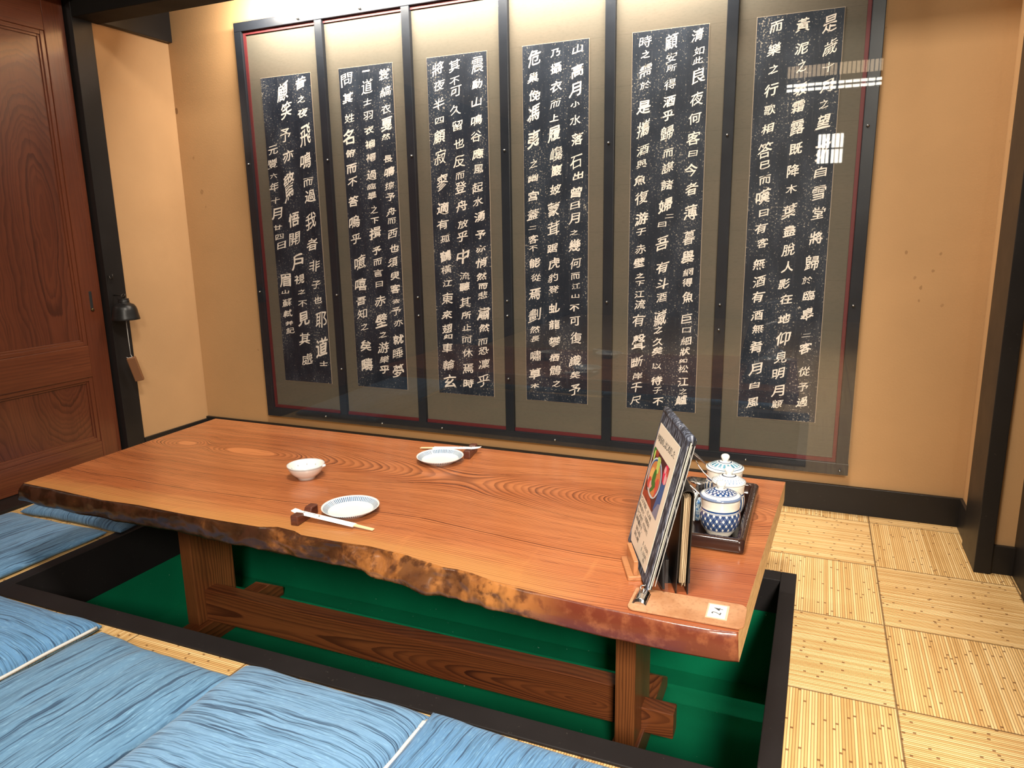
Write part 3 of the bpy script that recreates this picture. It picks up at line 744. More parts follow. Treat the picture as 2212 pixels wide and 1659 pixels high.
# ------------------------------------------------------------------ trestle table of one live-edged slab
tb = thing('low_table', 'long glossy brown live edge slab dining table on trestle legs in the pit', 'table', LT)
TZ, TT = .305, .055
TOPF = [(-2.091, 1.274), (-1.915, 1.269), (-1.749, 1.259), (-1.683, 1.264), (-1.622, 1.268), (-1.444, 1.263), (-1.329, 1.265), (-1.216, 1.268), (-1.173, 1.284),
        (-1.12, 1.279), (-1.089, 1.266), (-1.036, 1.266), (-.992, 1.265), (-.948, 1.267), (-.902, 1.271), (-.857, 1.266), (-.797, 1.262), (-.769, 1.254), (-.733, 1.249),
        (-.695, 1.239), (-.663, 1.241), (-.626, 1.237), (-.565, 1.219), (-.516, 1.212), (-.473, 1.210), (-.337, 1.199), (-.282, 1.198), (-.236, 1.195), (-.188, 1.194), (-.141, 1.196), (-.092, 1.204)]
BOTF = [(-2.122, 1.271), (-2.019, 1.264), (-1.916, 1.261), (-1.699, 1.260), (-1.627, 1.264), (-1.488, 1.266), (-1.288, 1.258), (-1.212, 1.257), (-1.173, 1.260), (-1.134, 1.263),
        (-1.064, 1.258), (-.99, 1.255), (-.899, 1.252), (-.861, 1.238), (-.809, 1.227), (-.766, 1.226), (-.707, 1.221), (-.631, 1.212), (-.599, 1.211), (-.527, 1.204), (-.334, 1.191),
        (-.296, 1.191), (-.209, 1.189), (-.116, 1.193), (-.088, 1.200)]
def interp(pts, x):
    if x <= pts[0][0]: return pts[0][1]
    for a, c in zip(pts, pts[1:]):
        if x <= c[0]:
            t = (x - a[0]) / (c[0] - a[0]); return a[1] + (c[1] - a[1]) * t
    return pts[-1][1]
NC, NR_ = 520, 14
vs = []; mb = MB()
for i in range(NC + 1):
    s_ = i / NC
    xt = -2.091 + s_ * 1.999; xb = -2.120 + s_ * 2.032
    rough_ = min(1, max(0, (-.42 - xt) / .12))
    lump = rough_ * (.35 + .65 * math.exp(-((xt + .85) / .38) ** 2))
    col_ = []
    for j in range(NR_ + 1):
        t = j / NR_
        x_ = xt + (xb - xt) * t
        y_ = interp(TOPF, xt) * (1 - t) + interp(BOTF, xb) * t
        z_ = TZ - TT * t
        bul = sin(pi * min(1, t)) ** .6
        y_ -= bul * (.006 * (1 - rough_) + .010 * rough_)
        q = Vector((x_ * 11, y_ * 4, z_ * 20))
        n = noise.noise(q * .8) * .012 + noise.noise(q * 2.0) * .006 + noise.noise(q * 4.5) * .002
        dn = abs(noise.noise(Vector((x_ * 26, 3.1, z_ * 34))))
        y_ += lump * min(1, t * 5 + .1) * (n * 1.4 - .004 * max(0, .3 - dn))
        if j == NR_: z_ += lump * .010 * noise.noise(Vector((x_ * 9, 7, 1)))
        col_.append((x_, y_, z_))
    xk = -2.122 + s_ * 2.0685
    col_.append((xk, 2.040, TZ - TT)); col_.append((xk, 2.0425, TZ - .004)); col_.append((xk, 2.0385, TZ))
    # a few rows over the top so that the surface stays planar quads
    vs += col_
R_ = NR_ + 4
fs = []; mi = []
for i in range(NC):
    a = i * R_; c = a + R_
    for j in range(R_ - 1):
        fs.append((a + j, c + j, c + j + 1, a + j + 1)); mi.append(1 if j < NR_ else (0 if j > NR_ else 2))
    fs.append((a + R_ - 1, c + R_ - 1, c, a)); mi.append(0)
fs.append(tuple(range(R_ - 1, -1, -1))); mi.append(2)
e_ = NC * R_
fs.append(tuple(range(e_, e_ + R_))); mi.append(2)
mb.add(vs, fs); mb.mi = mi
slab = mb.build('tabletop', [M_TABLE, M_BARK, M_ENDGRAIN], tb)
for p in slab.data.polygons: p.use_smooth = p.material_index == 1
for x0, x1, y0, y1, fx0, fx1, fy in ((-.403, -.353, 1.558, 1.735, -.412, -.344, 0.0), (-1.884, -1.833, 1.600, 1.775, -1.880, -1.812, .03)):
    MB().box(x0, x1, y0, y1, -.276, TZ - TT).build('trestle_post', M_POST, tb, bevel=.003)
    MB().prism([(-1.300 - fy, -.35), (-1.955 - fy, -.35), (-1.955 - fy, -.318), (-1.885 - fy, -.275), (-1.370 - fy, -.275), (-1.300 - fy, -.318)][::-1], fx0, fx1,
               M=Matrix(((0, 0, 1, 0), (-1, 0, 0, 0), (0, 1, 0, 0), (0, 0, 0, 1)))).build('trestle_foot', M_FOOT, tb, bevel=.003)
b = MB(); b.box(-1.836, -.400, 1.637, 1.690, -.2745, -.163); b.box(-.407, -.271, 1.640, 1.688, -.283, -.210)
b.build('stretcher', M_BEAM, tb, bevel=.003)
# ------------------------------------------------------------------ floor cushions
def zabuton(name, label, cx_, cy_, w, dpt, t, rot, mat, seed, wrinkle=.004, zipper=None, tassel=False, curl=0.0):
    """flat square cushion; local x runs along the slubs"""
    th = thing(name, label, 'cushion', (cx_, cy_, 0), 'blue floor cushions round the pit')
    N = 72
    Rm = Matrix.Translation((cx_, cy_, 0)) @ Matrix.Rotation(radians(rot), 4, 'Z')
    def pt(u, v, top):
        e = max(0.0, (1 - abs(u) ** 5) * (1 - abs(v) ** 5))
        p = e ** .45
        k = 1 - .045 * (1 - abs(v) ** 2) * abs(u) ** 3
        k2 = 1 - .045 * (1 - abs(u) ** 2) * abs(v) ** 3
        x_ = u * w / 2 * k; y_ = v * dpt / 2 * k2
        q = Vector((x_ * 3 + seed, y_ * 9, seed * 1.7))
        n = noise.noise(q) + .5 * noise.noise(q * 2.3) + .35 * noise.noise(Vector((x_ * 9, y_ * 34 + seed, seed)))
        edge = noise.noise(Vector((x_ * 12 + seed, y_ * 12, 2.0)))
        x_ += edge * .004; y_ += noise.noise(Vector((x_ * 14, y_ * 14 + seed, 5.0))) * .004
        if top:
            z_ = .012 + (t - .012) * (.10 + .90 * p) + n * wrinkle * p
            z_ += .25 * t * max(0, 1 - (u * u + v * v)) * .5
            z_ += curl * max(0, abs(v) - .82) * .03
        else:
            z_ = .012 - .0115 * p ** .5
        return (x_, y_, z_)
    vs = []; fs = []
    for s_ in (1, 0):
        for i in range(N + 1):
            for j in range(N + 1):
                a = sin(pi / 2 * (2 * i / N - 1)); c = sin(pi / 2 * (2 * j / N - 1))
                a = .5 * a + .5 * (2 * i / N - 1); c = .5 * c + .5 * (2 * j / N - 1)
                vs.append(pt(a, c, s_))
    K = (N + 1) ** 2
    for i in range(N):
        for j in range(N):
            a = i * (N + 1) + j
            fs.append((a, a + N + 1, a + N + 2, a + 1))
            fs.append((K + a, K + a + 1, K + a + N + 2, K + a + N + 1))
    ring = [j for j in range(N + 1)] + [i * (N + 1) + N for i in range(1, N + 1)] + [N * (N + 1) + j for j in range(N - 1, -1, -1)] + [i * (N + 1) for i in range(N - 1, 0, -1)]
    for a, c in zip(ring, ring[1:] + ring[:1]): fs.append((a, c, K + c, K + a))
    # the cover keeps its own axes so that the slubs run along local x
    me = MB().add(vs, fs)
    o = me.build('cover', mat, None, smooth=True)
    o.parent = th; o.rotation_euler = (0, 0, radians(rot))
    if zipper is not None:      # zipper tape along local side: ('x', +1) etc.
        ax, sg = zipper
        pth = []
        for k in range(25):
            q = -.94 + 1.88 * k / 24
            p = pt(sg * 1.0, q, True) if ax == 'x' else pt(q, sg * 1.0, True)
            p = Vector(p); out = .0025 * sg
            if ax == 'x': p.x += out
            else: p.y += out
            pth.append(Rm @ (p + Vector((0, 0, .003))))
        z = MB().tube(pth, .0042, 6).build('zip_tape', M_ZIP, th, smooth=True)
        q = pth[-2] if tassel != 'low' else pth[1]
        MB().box(-.004, .004, -.010, .010, 0, .003, M=Matrix.Translation(q + Vector((.002, 0, .004)))).build('zip_pull', M_ZIP, th, bevel=.001)
    elif tassel:
        p = Rm @ Vector(pt(.97, -.97, True)) if tassel is True else Rm @ Vector(tassel)
        MB().tube([p, p + Vector((.004, -.012, -.002)), p + Vector((.004, -.028, -.006))], [.003, .004, .0025], 6).build('seam_tag', M_ZIP, th, smooth=True)
    return th
zabuton('floor_cushion', 'blue floor cushion at the left end beside the sliding door, nearer the camera', -2.437, 1.325, .505, .50, .036, 90, M_ZAB[0], 1.0, .0025, tassel='' or None)
zabuton('floor_cushion', 'blue floor cushion mostly hidden under the left end of the table', -2.405, 1.858, .53, .515, .048, 90, M_ZAB[4], 2.3, .003, tassel=True)
zabuton('floor_cushion', 'plump blue floor cushion at the front left corner of the pit with a white seam', -1.905, .880, .505, .52, .062, 0, M_ZAB[3], 3.1, .003, zipper=('x', 1), tassel='low')
zabuton('floor_cushion', 'flat wrinkled blue floor cushion second from the left along the front rim', -1.405, .850, .515, .475, .048, 87, M_ZAB[1], 4.7, .0075)
zabuton('floor_cushion', 'pale blue floor cushion with a white zip at its right edge, front row', -.928, .884, .49, .515, .060, 0, M_ZAB[2], 5.9, .004, zipper=('x', 1))
zabuton('floor_cushion', 'bright blue floor cushion at the right end of the front row', -.446, .868, .56, .50, .046, 88, M_ZAB[3], 7.7, .004, curl=.2)

# ------------------------------------------------------------------ plates, bowl, chopsticks
def make_plate():
    prof = [(0, .0075), (.030, .0075), (.053, .0082), (.0585, .0115), (.0695, .0195), (.0722, .0212), (.0726, .0203), (.060, .0105), (.046, .0045), (.0435, .0005), (.0395, 0), (.038, .003), (0, .0035)]
    return MB().lathe(prof, 96).build('plate', M_PLATE, None, smooth=True)
p1 = make_plate(); p1.location = (-1.0576, 1.421, TZ)
tag(p1, 'round white plate with blue striped rim nearest the front edge of the table', 'plate', 'striped rim plates')
p2 = p1.copy(); COL.objects.link(p2); p2.location = (-1.0426, 1.866, TZ); p2.rotation_euler = (0, 0, 2.2)
tag(p2, 'round white plate with blue striped rim near the wall side of the table', 'plate', 'striped rim plates')
bw = thing('sauce_bowl', 'small white porcelain bowl with a little spoon in it', 'bowl', (-1.338, 1.600, TZ))
prof = [(0, .010), (.012, .0102), (.028, .0155), (.041, .026), (.0505, .0395), (.0525, .0425), (.0535, .0422), (.0525, .0395), (.0505, .033), (.044, .021), (.033, .010), (.0265, .0055), (.0255, 0), (.022, 0), (.021, .004), (0, .005)]
ob = MB().lathe(prof, 72).build('bowl', M_BOWL, None, smooth=True); ob.parent = bw
sp = MB()
d_ = Vector((.94, .24, .24)).normalized()
c0 = Vector((-1.338, 1.600, TZ + .022))
sp.tube([c0 + d_ * q + Vector((0, 0, .004 * (q / .06) ** 2)) for q in (-.004, .01, .03, .045, .062)], [.0028, .0030, .0032, .0038, .0034], 10)
sp.lathe([(0, 0), (.007, .0012), (.0105, .0045), (.0112, .0052), (.0100, .0052), (.006, .0025), (0, .0016)], 24, M=Matrix.Translation(c0 + Vector((-.014, -.004, -.008))), sx=1.25)
sp = sp.build('spoon', M_WHITE, None, smooth=True)
tag(sp, 'tiny white porcelain spoon resting in the small bowl', 'spoon')

def rest(label, cx_, cy_, rot):
    pts = [(-.0445, 0), (.0445, 0), (.0445, .0255), (.0185, .0255), (.0125, .0165), (.006, .0145), (-.006, .0145), (-.0125, .0165), (-.0185, .0255), (-.0445, .0255)]
    mb = MB().prism(pts, -.0108, .0108, M=Matrix(((0, 0, 1, 0), (1, 0, 0, 0), (0, 1, 0, 0), (0, 0, 0, 1))))
    o = mb.build('chopstick_rest', M_REST, None, bevel=.003, seg=3)
    o.location = (cx_, cy_, TZ); o.rotation_euler = (0, 0, radians(rot))
    return tag(o, label, 'chopstick rest', 'chopstick rests')
rest('dark wooden notched chopstick rest by the front plate', -1.1430, 1.3475, 5)
rest('dark wooden notched chopstick rest by the plate near the wall', -.9855, 1.9620, 10)
def chopsticks(label, a, c, zs, marks):
    """disposable chopsticks in a paper sleeve from the butt a to the tip c"""
    a = Vector(a); c = Vector(c); L = (c - a).length; d = (c - a).normalized()
    s_ = Vector((0, 0, 1)).cross(d).normalized(); n = d.cross(s_)
    t = thing('chopsticks', label, 'chopsticks', tuple(a), 'chopsticks in paper sleeves')
    Fm = Matrix((tuple(d) + (0,), tuple(s_) + (0,), tuple(n) + (0,), (0, 0, 0, 1))).transposed(); Fm = Matrix.Translation(a) @ Fm
    sl = MB(); n_ = 24; Ls = L * .775
    vs = []
    for k in range(n_ + 1):
        q = k / n_; x_ = Ls * q
        hw = .0108 - (.0016 if k == 0 else 0); th_ = .0030 * min(1, q * 7 + .12)
        lift = .0035 * max(0, .12 - q) / .12
        vs += [(x_, -hw, lift), (x_, -hw * .55, th_ + lift), (x_, hw * .55, th_ + lift), (x_, hw, lift), (x_, hw * .55, -.0016 + lift), (x_, -hw * .55, -.0016 + lift)]
    fs = [(k * 6 + i, k * 6 + (i + 1) % 6, k * 6 + 6 + (i + 1) % 6, k * 6 + 6 + i) for k in range(n_) for i in range(6)]
    fs += [tuple(range(6)), tuple(range(n_ * 6, n_ * 6 + 6))]
    so = sl.add(vs, fs, M=Fm).build('paper_sleeve', M_SLEEVE, t)
    for sg in (-1, 1):
        b = MB(); x0, x1 = L * .55, L
        b.add([(x0, sg * .0030 - .0026, -.0010), (x0, sg * .0030 + .0026, -.0010), (x0, sg * .0030 + .0026, .0024), (x0, sg * .0030 - .0026, .0024),
               (x1, sg * .0026 - .0024, -.0012), (x1, sg * .0026 + .0024, -.0012), (x1, sg * .0026 + .0024, .0014), (x1, sg * .0026 - .0024, .0014)],
              [(3, 2, 1, 0), (4, 5, 6, 7), (0, 1, 5, 4), (1, 2, 6, 5), (2, 3, 7, 6), (3, 0, 4, 7)], M=Fm)
        b.build('chopstick', M_CHOP, t, bevel=.0005)
    if marks:
        b = MB()
        for st in marks:
            for p, q in zip(st, st[1:]):
                p = Vector((*p, 0)); q = Vector((*q, 0)); dd = (q - p).normalized(); w_ = Vector((-dd.y, dd.x, 0)) * .00095
                b.add([tuple(v + Vector((0, 0, .0034))) for v in (p - w_, q - w_ * .6, q + w_ * .6, p + w_)], [(0, 1, 2, 3)], M=Fm)
        b.build('brush_lettering', M_INKGREY, so, fix=False)
    return t
MARKS = [[(.030, -.002), (.034, .0005)], [(.032, .0025), (.034, -.0015)], [(.0345, .002), (.0355, .0035)], [(.045, -.001), (.0465, .0012)], [(.050, -.0015), (.0515, .001)],
         [(.061, -.003), (.063, .0), (.066, .003)], [(.075, .002), (.078, .0035)], [(.0745, -.001), (.079, -.0005), (.080, -.003), (.0765, -.004)]]
chopsticks('chopsticks in a white paper sleeve laid across the rest at the front', (-1.170, 1.3385, TZ + .0215), (-.941, 1.3475, TZ + .0025), None, MARKS)
chopsticks('chopsticks in a white paper sleeve on the rest beside the wall side plate', (-.956, 1.974, TZ + .0215), (-1.1700, 1.9665, TZ + .0025), None, [[(p[0], -p[1]) for p in s_] for s_ in MARKS])

# ------------------------------------------------------------------ condiment tray, jars and what stands on it
tr_ = thing('condiment_tray', 'dark brown lacquer tray with raised rounded rim holding condiment jars', 'tray', (-.205, 1.715, TZ))
X0, X1, Y0, Y1 = -.300, -.1135, 1.518, 1.906
def rrect(x0, x1, y0, y1, r, n=6):
    out = []
    for cx_, cy_, a0 in ((x1 - r, y0 + r, -pi / 2), (x1 - r, y1 - r, 0), (x0 + r, y1 - r, pi / 2), (x0 + r, y0 + r, pi)):
        out += [(cx_ + r * cos(a0 + pi / 2 * k / n), cy_ + r * sin(a0 + pi / 2 * k / n)) for k in range(n + 1)]
    return out
b = MB()
rings = [(0.002, .004, .004), (.0, .006, .012), (0, .028, .012), (.003, .0325, .012), (.009, .0335, .012), (.016, .0325, .010), (.019, .028, .008), (.020, .0085, .006)]
vs = []
for ins, z_, r_ in rings: vs += [(x_, y_, TZ + z_) for x_, y_ in rrect(X0 + ins, X1 - ins, Y0 + ins, Y1 - ins, r_)]
n_ = 28
fs = [(k * n_ + i, k * n_ + (i + 1) % n_, (k + 1) * n_ + (i + 1) % n_, (k + 1) * n_ + i) for k in range(len(rings) - 1) for i in range(n_)]
fs += [tuple(range(n_ - 1, -1, -1)), tuple(range((len(rings) - 1) * n_, len(rings) * n_))]
b.add(vs, fs).build('rim', M_TRAY, tr_, smooth=True)
for y0, y1 in ((Y0 + .03, Y0 + .05), (Y1 - .05, Y1 - .03)): MB().box(X0 + .02, X1 - .02, y0, y1, TZ, TZ + .0045).build('foot_bar', M_TRAY, tr_)
JZ = TZ + .0085
def jar(label, x_, y_, body_m, lid_m, s=1.0, rot=0.0):
    t = thing('lidded_jar', label, 'jar', (x_, y_, JZ), 'blue and white condiment jars on the tray')
    prof = [(0, .002), (.024, .002), (.0255, 0), (.0285, 0), (.0295, .003), (.0345, .010), (.0415, .022), (.0448, .035), (.0455, .044), (.0445, .053), (.0425, .060), (.0418, .066), (.0422, .072),
            (.0432, .080), (.0432, .086), (.0405, .087), (.0395, .084), (.0395, .070), (.040, .03), (.02, .006), (0, .005)]
    b = MB().lathe([(r * s, z) for r, z in prof], 64).build('jar_body', body_m, None, smooth=True); b.parent = t; b.rotation_euler = (0, 0, rot)
    prof = [(0, .084), (.0385, .084), (.0390, .0868), (.0455, .0872), (.0465, .0892), (.0455, .0920), (.040, .0945), (.031, .0995), (.020, .1040), (.010, .1062), (0, .1065)]
    l = MB().lathe([(r * s, z) for r, z in prof], 64).build('jar_lid', lid_m, None, smooth=True); l.parent = t; l.rotation_euler = (0, 0, rot)
    kn = [(0, .104), (.0075, .1045), (.0062, .1085), (.0078, .111), (.0104, .115), (.0108, .1185), (.0092, .1225), (.005, .1248), (0, .1252)]
    k = MB().lathe(kn, 32).build('lid_knob', M_WHITE, None, smooth=True); k.parent = l
    return t
jar('blue lattice patterned white jar with checked lid, nearest the camera on the tray', -.1772, 1.607, M_JARBODY, M_LIDS[0], 1.0, .3)
jar('white jar with blue zigzag lid standing in the middle of the three jars', -.1715, 1.712, M_JARBODY2, M_LIDS[1], .86, 1.0)
jar('white jar with teal barred lid, farthest back on the tray', -.1925, 1.812, M_JARBODY2, M_LIDS[2], 1.02, 2.0)
def jar_spoon(label, tip, rim, inside, r, flat):
    tip, rim, inside = Vector(tip), Vector(rim), Vector(inside)
    b = MB()
    if flat:
        d = (rim - tip).normalized(); s_ = Vector((0, 0, 1)).cross(d).normalized(); n = d.cross(s_)
        vs = []
        pts = [(tip, r * 1.1), (tip.lerp(rim, .35), r * 1.15), (tip.lerp(rim, .8), r * .62), (rim, r * .55), (inside, r * .5)]
        for p, w_ in pts:
            vs += [p - s_ * w_ - n * .0011, p + s_ * w_ - n * .0011, p + s_ * w_ * .85 + n * .0013, p - s_ * w_ * .85 + n * .0013]
        fs = [(k * 4 + i, k * 4 + (i + 1) % 4, k * 4 + 4 + (i + 1) % 4, k * 4 + 4 + i) for k in range(4) for i in range(4)] + [(3, 2, 1, 0), (16, 17, 18, 19)]
        b.add(vs, fs)
    else:
        m_ = tip.lerp(rim, .5) + Vector((-.004, 0, -.003))
        b.tube([tip + Vector((-.001, 0, .001)), tip.lerp(m_, .5) + Vector((-.002, 0, 0)), m_, m_.lerp(rim, .6) + Vector((-.001, 0, -.001)), rim, inside], [.0011, .0013, .0015, .0017, .0018, .0018], 8)
    o = b.build('condiment_spoon', M_STEEL, None, smooth=not flat, bevel=.0006 if flat else 0)
    return tag(o, label, 'spoon', 'spoon handles sticking out of the jars')
jar_spoon('flat steel spoon handle sticking out of the front lattice jar', (-.2655, 1.620, .4325), (-.2230, 1.612, .3975), (-.2080, 1.609, .3875), .0055, True)
jar_spoon('thin curved wire spoon handle of the middle jar', (-.2540, 1.745, .434), (-.2060, 1.712, .3975), (-.1960, 1.712, .390), .0015, False)
jar_spoon('flat pale spoon handle sticking out of the rear jar', (-.2890, 1.858, .4275), (-.2375, 1.824, .3990), (-.2250, 1.820, .391), .0042, True)
sh = thing('steel_shaker', 'low round polished steel shaker behind the front jar on the tray', 'shaker', (-.2535, 1.795, JZ))
MB().lathe([(0, 0), (.0225, 0), (.0235, .002), (.0235, .050), (.0228, .053), (.019, .0545), (0, .0548)], 48, M=Matrix.Translation((-.2535, 1.795, JZ))).build('shaker_body', M_CHROME, sh, smooth=True)
MB().lathe([(0, 0), (.0035, 0), (.0035, .0012), (0, .0014)], 16, M=Matrix.Translation((-.2552, 1.7714, JZ + .036)) @ Matrix.Rotation(pi / 2, 4, 'X')).build('shaker_hole', M_DARKHOLE, sh)
nk = MB()
rnd = random.Random(4)
for k in range(9):
    x_ = -.268 + k * .0032
    nk.box(x_, x_ + .0024, 1.655 - rnd.uniform(0, .003), 1.705 + rnd.uniform(0, .003), JZ, JZ + .054 + rnd.uniform(-.003, .003))
tag(nk.build('napkin_stack', M_NAPKIN, None, bevel=.0008), 'small upright stack of white paper napkins beside the front jar', 'napkins')
sc_ = MB().box(-.2385, -.2285, 1.655, 1.692, JZ, JZ + .048).build('wet_wipe_packet', M_SACHET, None, bevel=.003)
tag(sc_, 'small blue printed wrapper standing between the napkins and the front jar', 'packet')

# ------------------------------------------------------------------ menus, stand and clipboard
MO = Vector((-.361, 1.490, .3145)); yaw, lean = -1.1777, .2341
AX = Vector((cos(yaw), sin(yaw), 0)); NH = Vector((-sin(yaw), cos(yaw), 0))
UP = Vector((0, 0, 1)) * cos(lean) + NH * sin(lean); NN = AX.cross(UP)     # NN faces the reader
def MF(o=MO, up=UP, nn=NN):
    return Matrix.Translation(o) @ Matrix((tuple(AX) + (0,), tuple(up) + (0,), tuple(nn) + (0,), (0, 0, 0, 1))).transposed()
F0 = MF()
mn = thing('menu_book', 'tall cloth bound menu showing a dish photograph, leaning on a wooden stand', 'menu', tuple(MO))
b = MB().prism(rrect(0, .2345, 0, .310, .004), -.0045, 0, M=F0); b.build('front_cover', M_INDIGO, mn, bevel=.0012)
def lean_frame(extra, off):
    l2 = lean - extra
    u2 = Vector((0, 0, 1)) * cos(l2) + NH * sin(l2)
    return MF(MO + NH * off, u2, AX.cross(u2))
for k, (e, o_, m_) in enumerate(((.010, .0075, M_BLACKCLOTH), (.020, .0100, M_MENUPAPER), (.028, .0125, M_BLACKCLOTH))):
    hh = .306 - k * .003
    MB().box(.002, .232, .001, hh, -.0016, .0008, M=MF(MO + NH * o_ * .75)).build('inner_leaf', m_, mn)
bc = MB()
vs = []
for i in range(13):
    q = i / 12
    sw = .020 * max(0, (.25 - q)) / .25
    for u_ in (0, .2335):
        for z_ in (0, -.004):
            p = MO + AX * u_ + UP * (.308 * q) + NH * (.0125 + sw * (.25 + .75 * u_ / .2335)) + NN * z_
            if i == 0: p.z = max(p.z, TZ + .012)
            vs.append(p)
fs = [(0, 1, 3, 2), (48, 50, 51, 49)]
for i in range(12):
    a = i * 4; c = a + 4
    fs += [(a, a + 2, c + 2, c), (a + 1, c + 1, c + 3, a + 3), (a, c, c + 1, a + 1), (a + 2, a + 3, c + 3, c + 2)]
bc.add(vs, fs).build('back_cover', M_STRIPEBLACK, mn)
# roll of striped cloth over the top edge joins the covers
pth = [MO + AX * u_ + UP * .3085 + NH * .0075 for u_ in (.003, .06, .12, .18, .2315)]
MB().tube(pth, .0085, 14).build('spine_top', M_INDIGO, mn, smooth=True)
st_ = MB()
for e in (.0025, .0095, .0150):
    st_.box(.2348, .2353, .010, .298, -.0005, .0005, M=MF(MO + NH * e))
st_.build('stitching', M_STITCH, mn)
card = MB().prism([(.013, .283), (.013, .030), (.030, .014), (.1985, .0195), (.1985, .2845)], 0, .0007, M=F0).build('menu_card', M_MENUPAPER, mn)
def ell(cx_, cy_, a, c, rot=0, n=40):
    return [(cx_ + a * cos(2 * pi * k / n) * cos(rot) - c * sin(2 * pi * k / n) * sin(rot), cy_ + a * cos(2 * pi * k / n) * sin(rot) + c * sin(2 * pi * k / n) * cos(rot)) for k in range(n)]
PC = [(.075, .018, .022), (.33, .05, .025), (.62, .68, .72), (.02, .10, .30), (.62, .24, .075), (.03, .18, .03), (.52, .68, .16), (.72, .03, .10), (.78, .40, .42), (.20, .22, .32), (.62, .08, .06), (.82, .48, .16)]
PM = [plain('printed_colour_%d' % i, c, .4) for i, c in enumerate(PC)]
ph = MB(); lay = [.0008]
def shape(pts, mi):
    lay[0] += .00005
    ph.add([(*p, lay[0]) for p in pts], [tuple(range(len(pts)))], mi, F0)
RC = (.0195, .1715, .121, .231)
def clip(pts): return [(min(max(x_, RC[0]), RC[1]), min(max(y_, RC[2]), RC[3])) for x_, y_ in pts]
shape([(RC[0], RC[3]), (RC[0], RC[2]), (RC[1], RC[2]), (RC[1], RC[3])], 0)
shape(clip([(.0, .20), (.0, .10), (.06, .10), (.03, .14)]), 1); shape(clip([(.03, .135), (.08, .12), (.12, .12), (.10, .135), (.06, .142)]), 1)
shape(clip([(.145, .20), (.18, .215), (.18, .15), (.155, .12), (.13, .13)]), 3); shape(clip([(.13, .11), (.18, .11), (.18, .155), (.155, .15)]), 9)
shape(clip(ell(.155, .212, .020, .020)), 7); shape(clip(ell(.160, .205, .009, .012)), 8); shape(clip(ell(.146, .219, .008, .007)), 8); shape(clip(ell(.165, .220, .006, .009)), 10)
shape(clip(ell(.030, .222, .012, .010)), 5); shape(clip(ell(.036, .216, .006, .012)), 6); shape(clip(ell(.055, .226, .014, .008)), 1)
shape(ell(.083, .180, .057, .0415), 2); shape(ell(.083, .181, .0515, .037), 3); shape(ell(.083, .1795, .048, .0345), 4)
shape(ell(.060, .176, .021, .019), 11); shape(ell(.052, .160, .016, .012, .4), 10); shape(ell(.066, .158, .010, .010), 8)
shape(ell(.112, .168, .014, .022, -.3), 10); shape(ell(.098, .155, .014, .010), 4)
shape([(.072, .224), (.086, .226), (.094, .194), (.082, .186)], 6); shape([(.088, .228), (.100, .223), (.101, .196), (.094, .192)], 6)
shape(ell(.080, .180, .012, .019, -.25), 5); shape([(.070, .150), (.080, .146), (.106, .168), (.098, .176)], 5); shape(ell(.090, .166, .008, .012), 5)
ph.build('dish_picture', PM, card, fix=False)
def write_text(mb, text, x0, y0, size, F, z=.0010, wide=1.0, skew=0.0, adv=1.05, slope=0.0):
    for k, ch in enumerate(text):
        if ch == ' ': continue
        gv, gf, asp = glyph(ch, .006)
        s1 = size; w_ = size * wide * min(1.0, max(.35, asp))
        if ch in '・、。,': w_ *= .35; s1 *= .3
        cx_ = x0 + (k + .5) * size * wide * adv; cy_ = y0 + slope * (cx_ - x0) - (size * .35 if s1 < size else 0)
        mb.add([(cx_ + a * w_ + skew * c * s1, cy_ + c * s1, z) for a, c in gv], gf, 0, F)
tx = MB(); ti = MB(); pr_ = MB(); pc_ = MB()
write_text(ti, '海鮮釜めしはじめました', .0185, .2535, .0150, F0, wide=.93, slope=.05)
for k, line in enumerate(('たっぷりの具と、だしの味', '新鮮な魚介と、旬の野菜を', 'ひとつの釜で、炊きあげた')):
    write_text(tx, line, .0150 + k * .002, .113 - k * .0152, .0100, F0, wide=.98, slope=-.04)
write_text(tx, '自慢の一品です。', .0200, .0690, .0100, F0, wide=.98, slope=-.04)
write_text(pr_, '釜めし単品', .043, .0535, .0095, F0, wide=1.0, slope=-.03); write_text(pr_, '釜めし御膳', .041, .0405, .0095, F0, wide=1.0, slope=-.03)
write_text(pc_, '1,100円', .128, .0535, .0088, F0, wide=.95); write_text(pc_, '1,300円', .126, .0395, .0088, F0, wide=.95); write_text(pc_, '税込', .158, .0300, .0070, F0)
tx.build('printed_text', M_INKGREY, card, fix=False); ti.build('printed_title', M_INKGREY, card, fix=False); pr_.build('dish_names', M_INKGREY, card, fix=False); pc_.build('prices', M_INKGREY, card, fix=False)

S0 = Vector((-.318, 1.318, TZ)); AF = -AX
FS = Matrix.Translation(S0) @ Matrix((tuple(AF) + (0,), tuple(NH) + (0,), (0, 0, 1, 0), (0, 0, 0, 1))).transposed()
sd = thing('menu_stand', 'small reddish wooden easel stand under the tall menu', 'stand', tuple(S0))
MB().prism(rrect(0, .094, 0, .056, .004), 0, .0095, M=FS).build('base', M_STAND, sd, bevel=.0015)
MB().box(.004, .094, .0120, .0215, .0095, .041, M=FS).build('front_lip', M_STAND, sd, bevel=.0015)

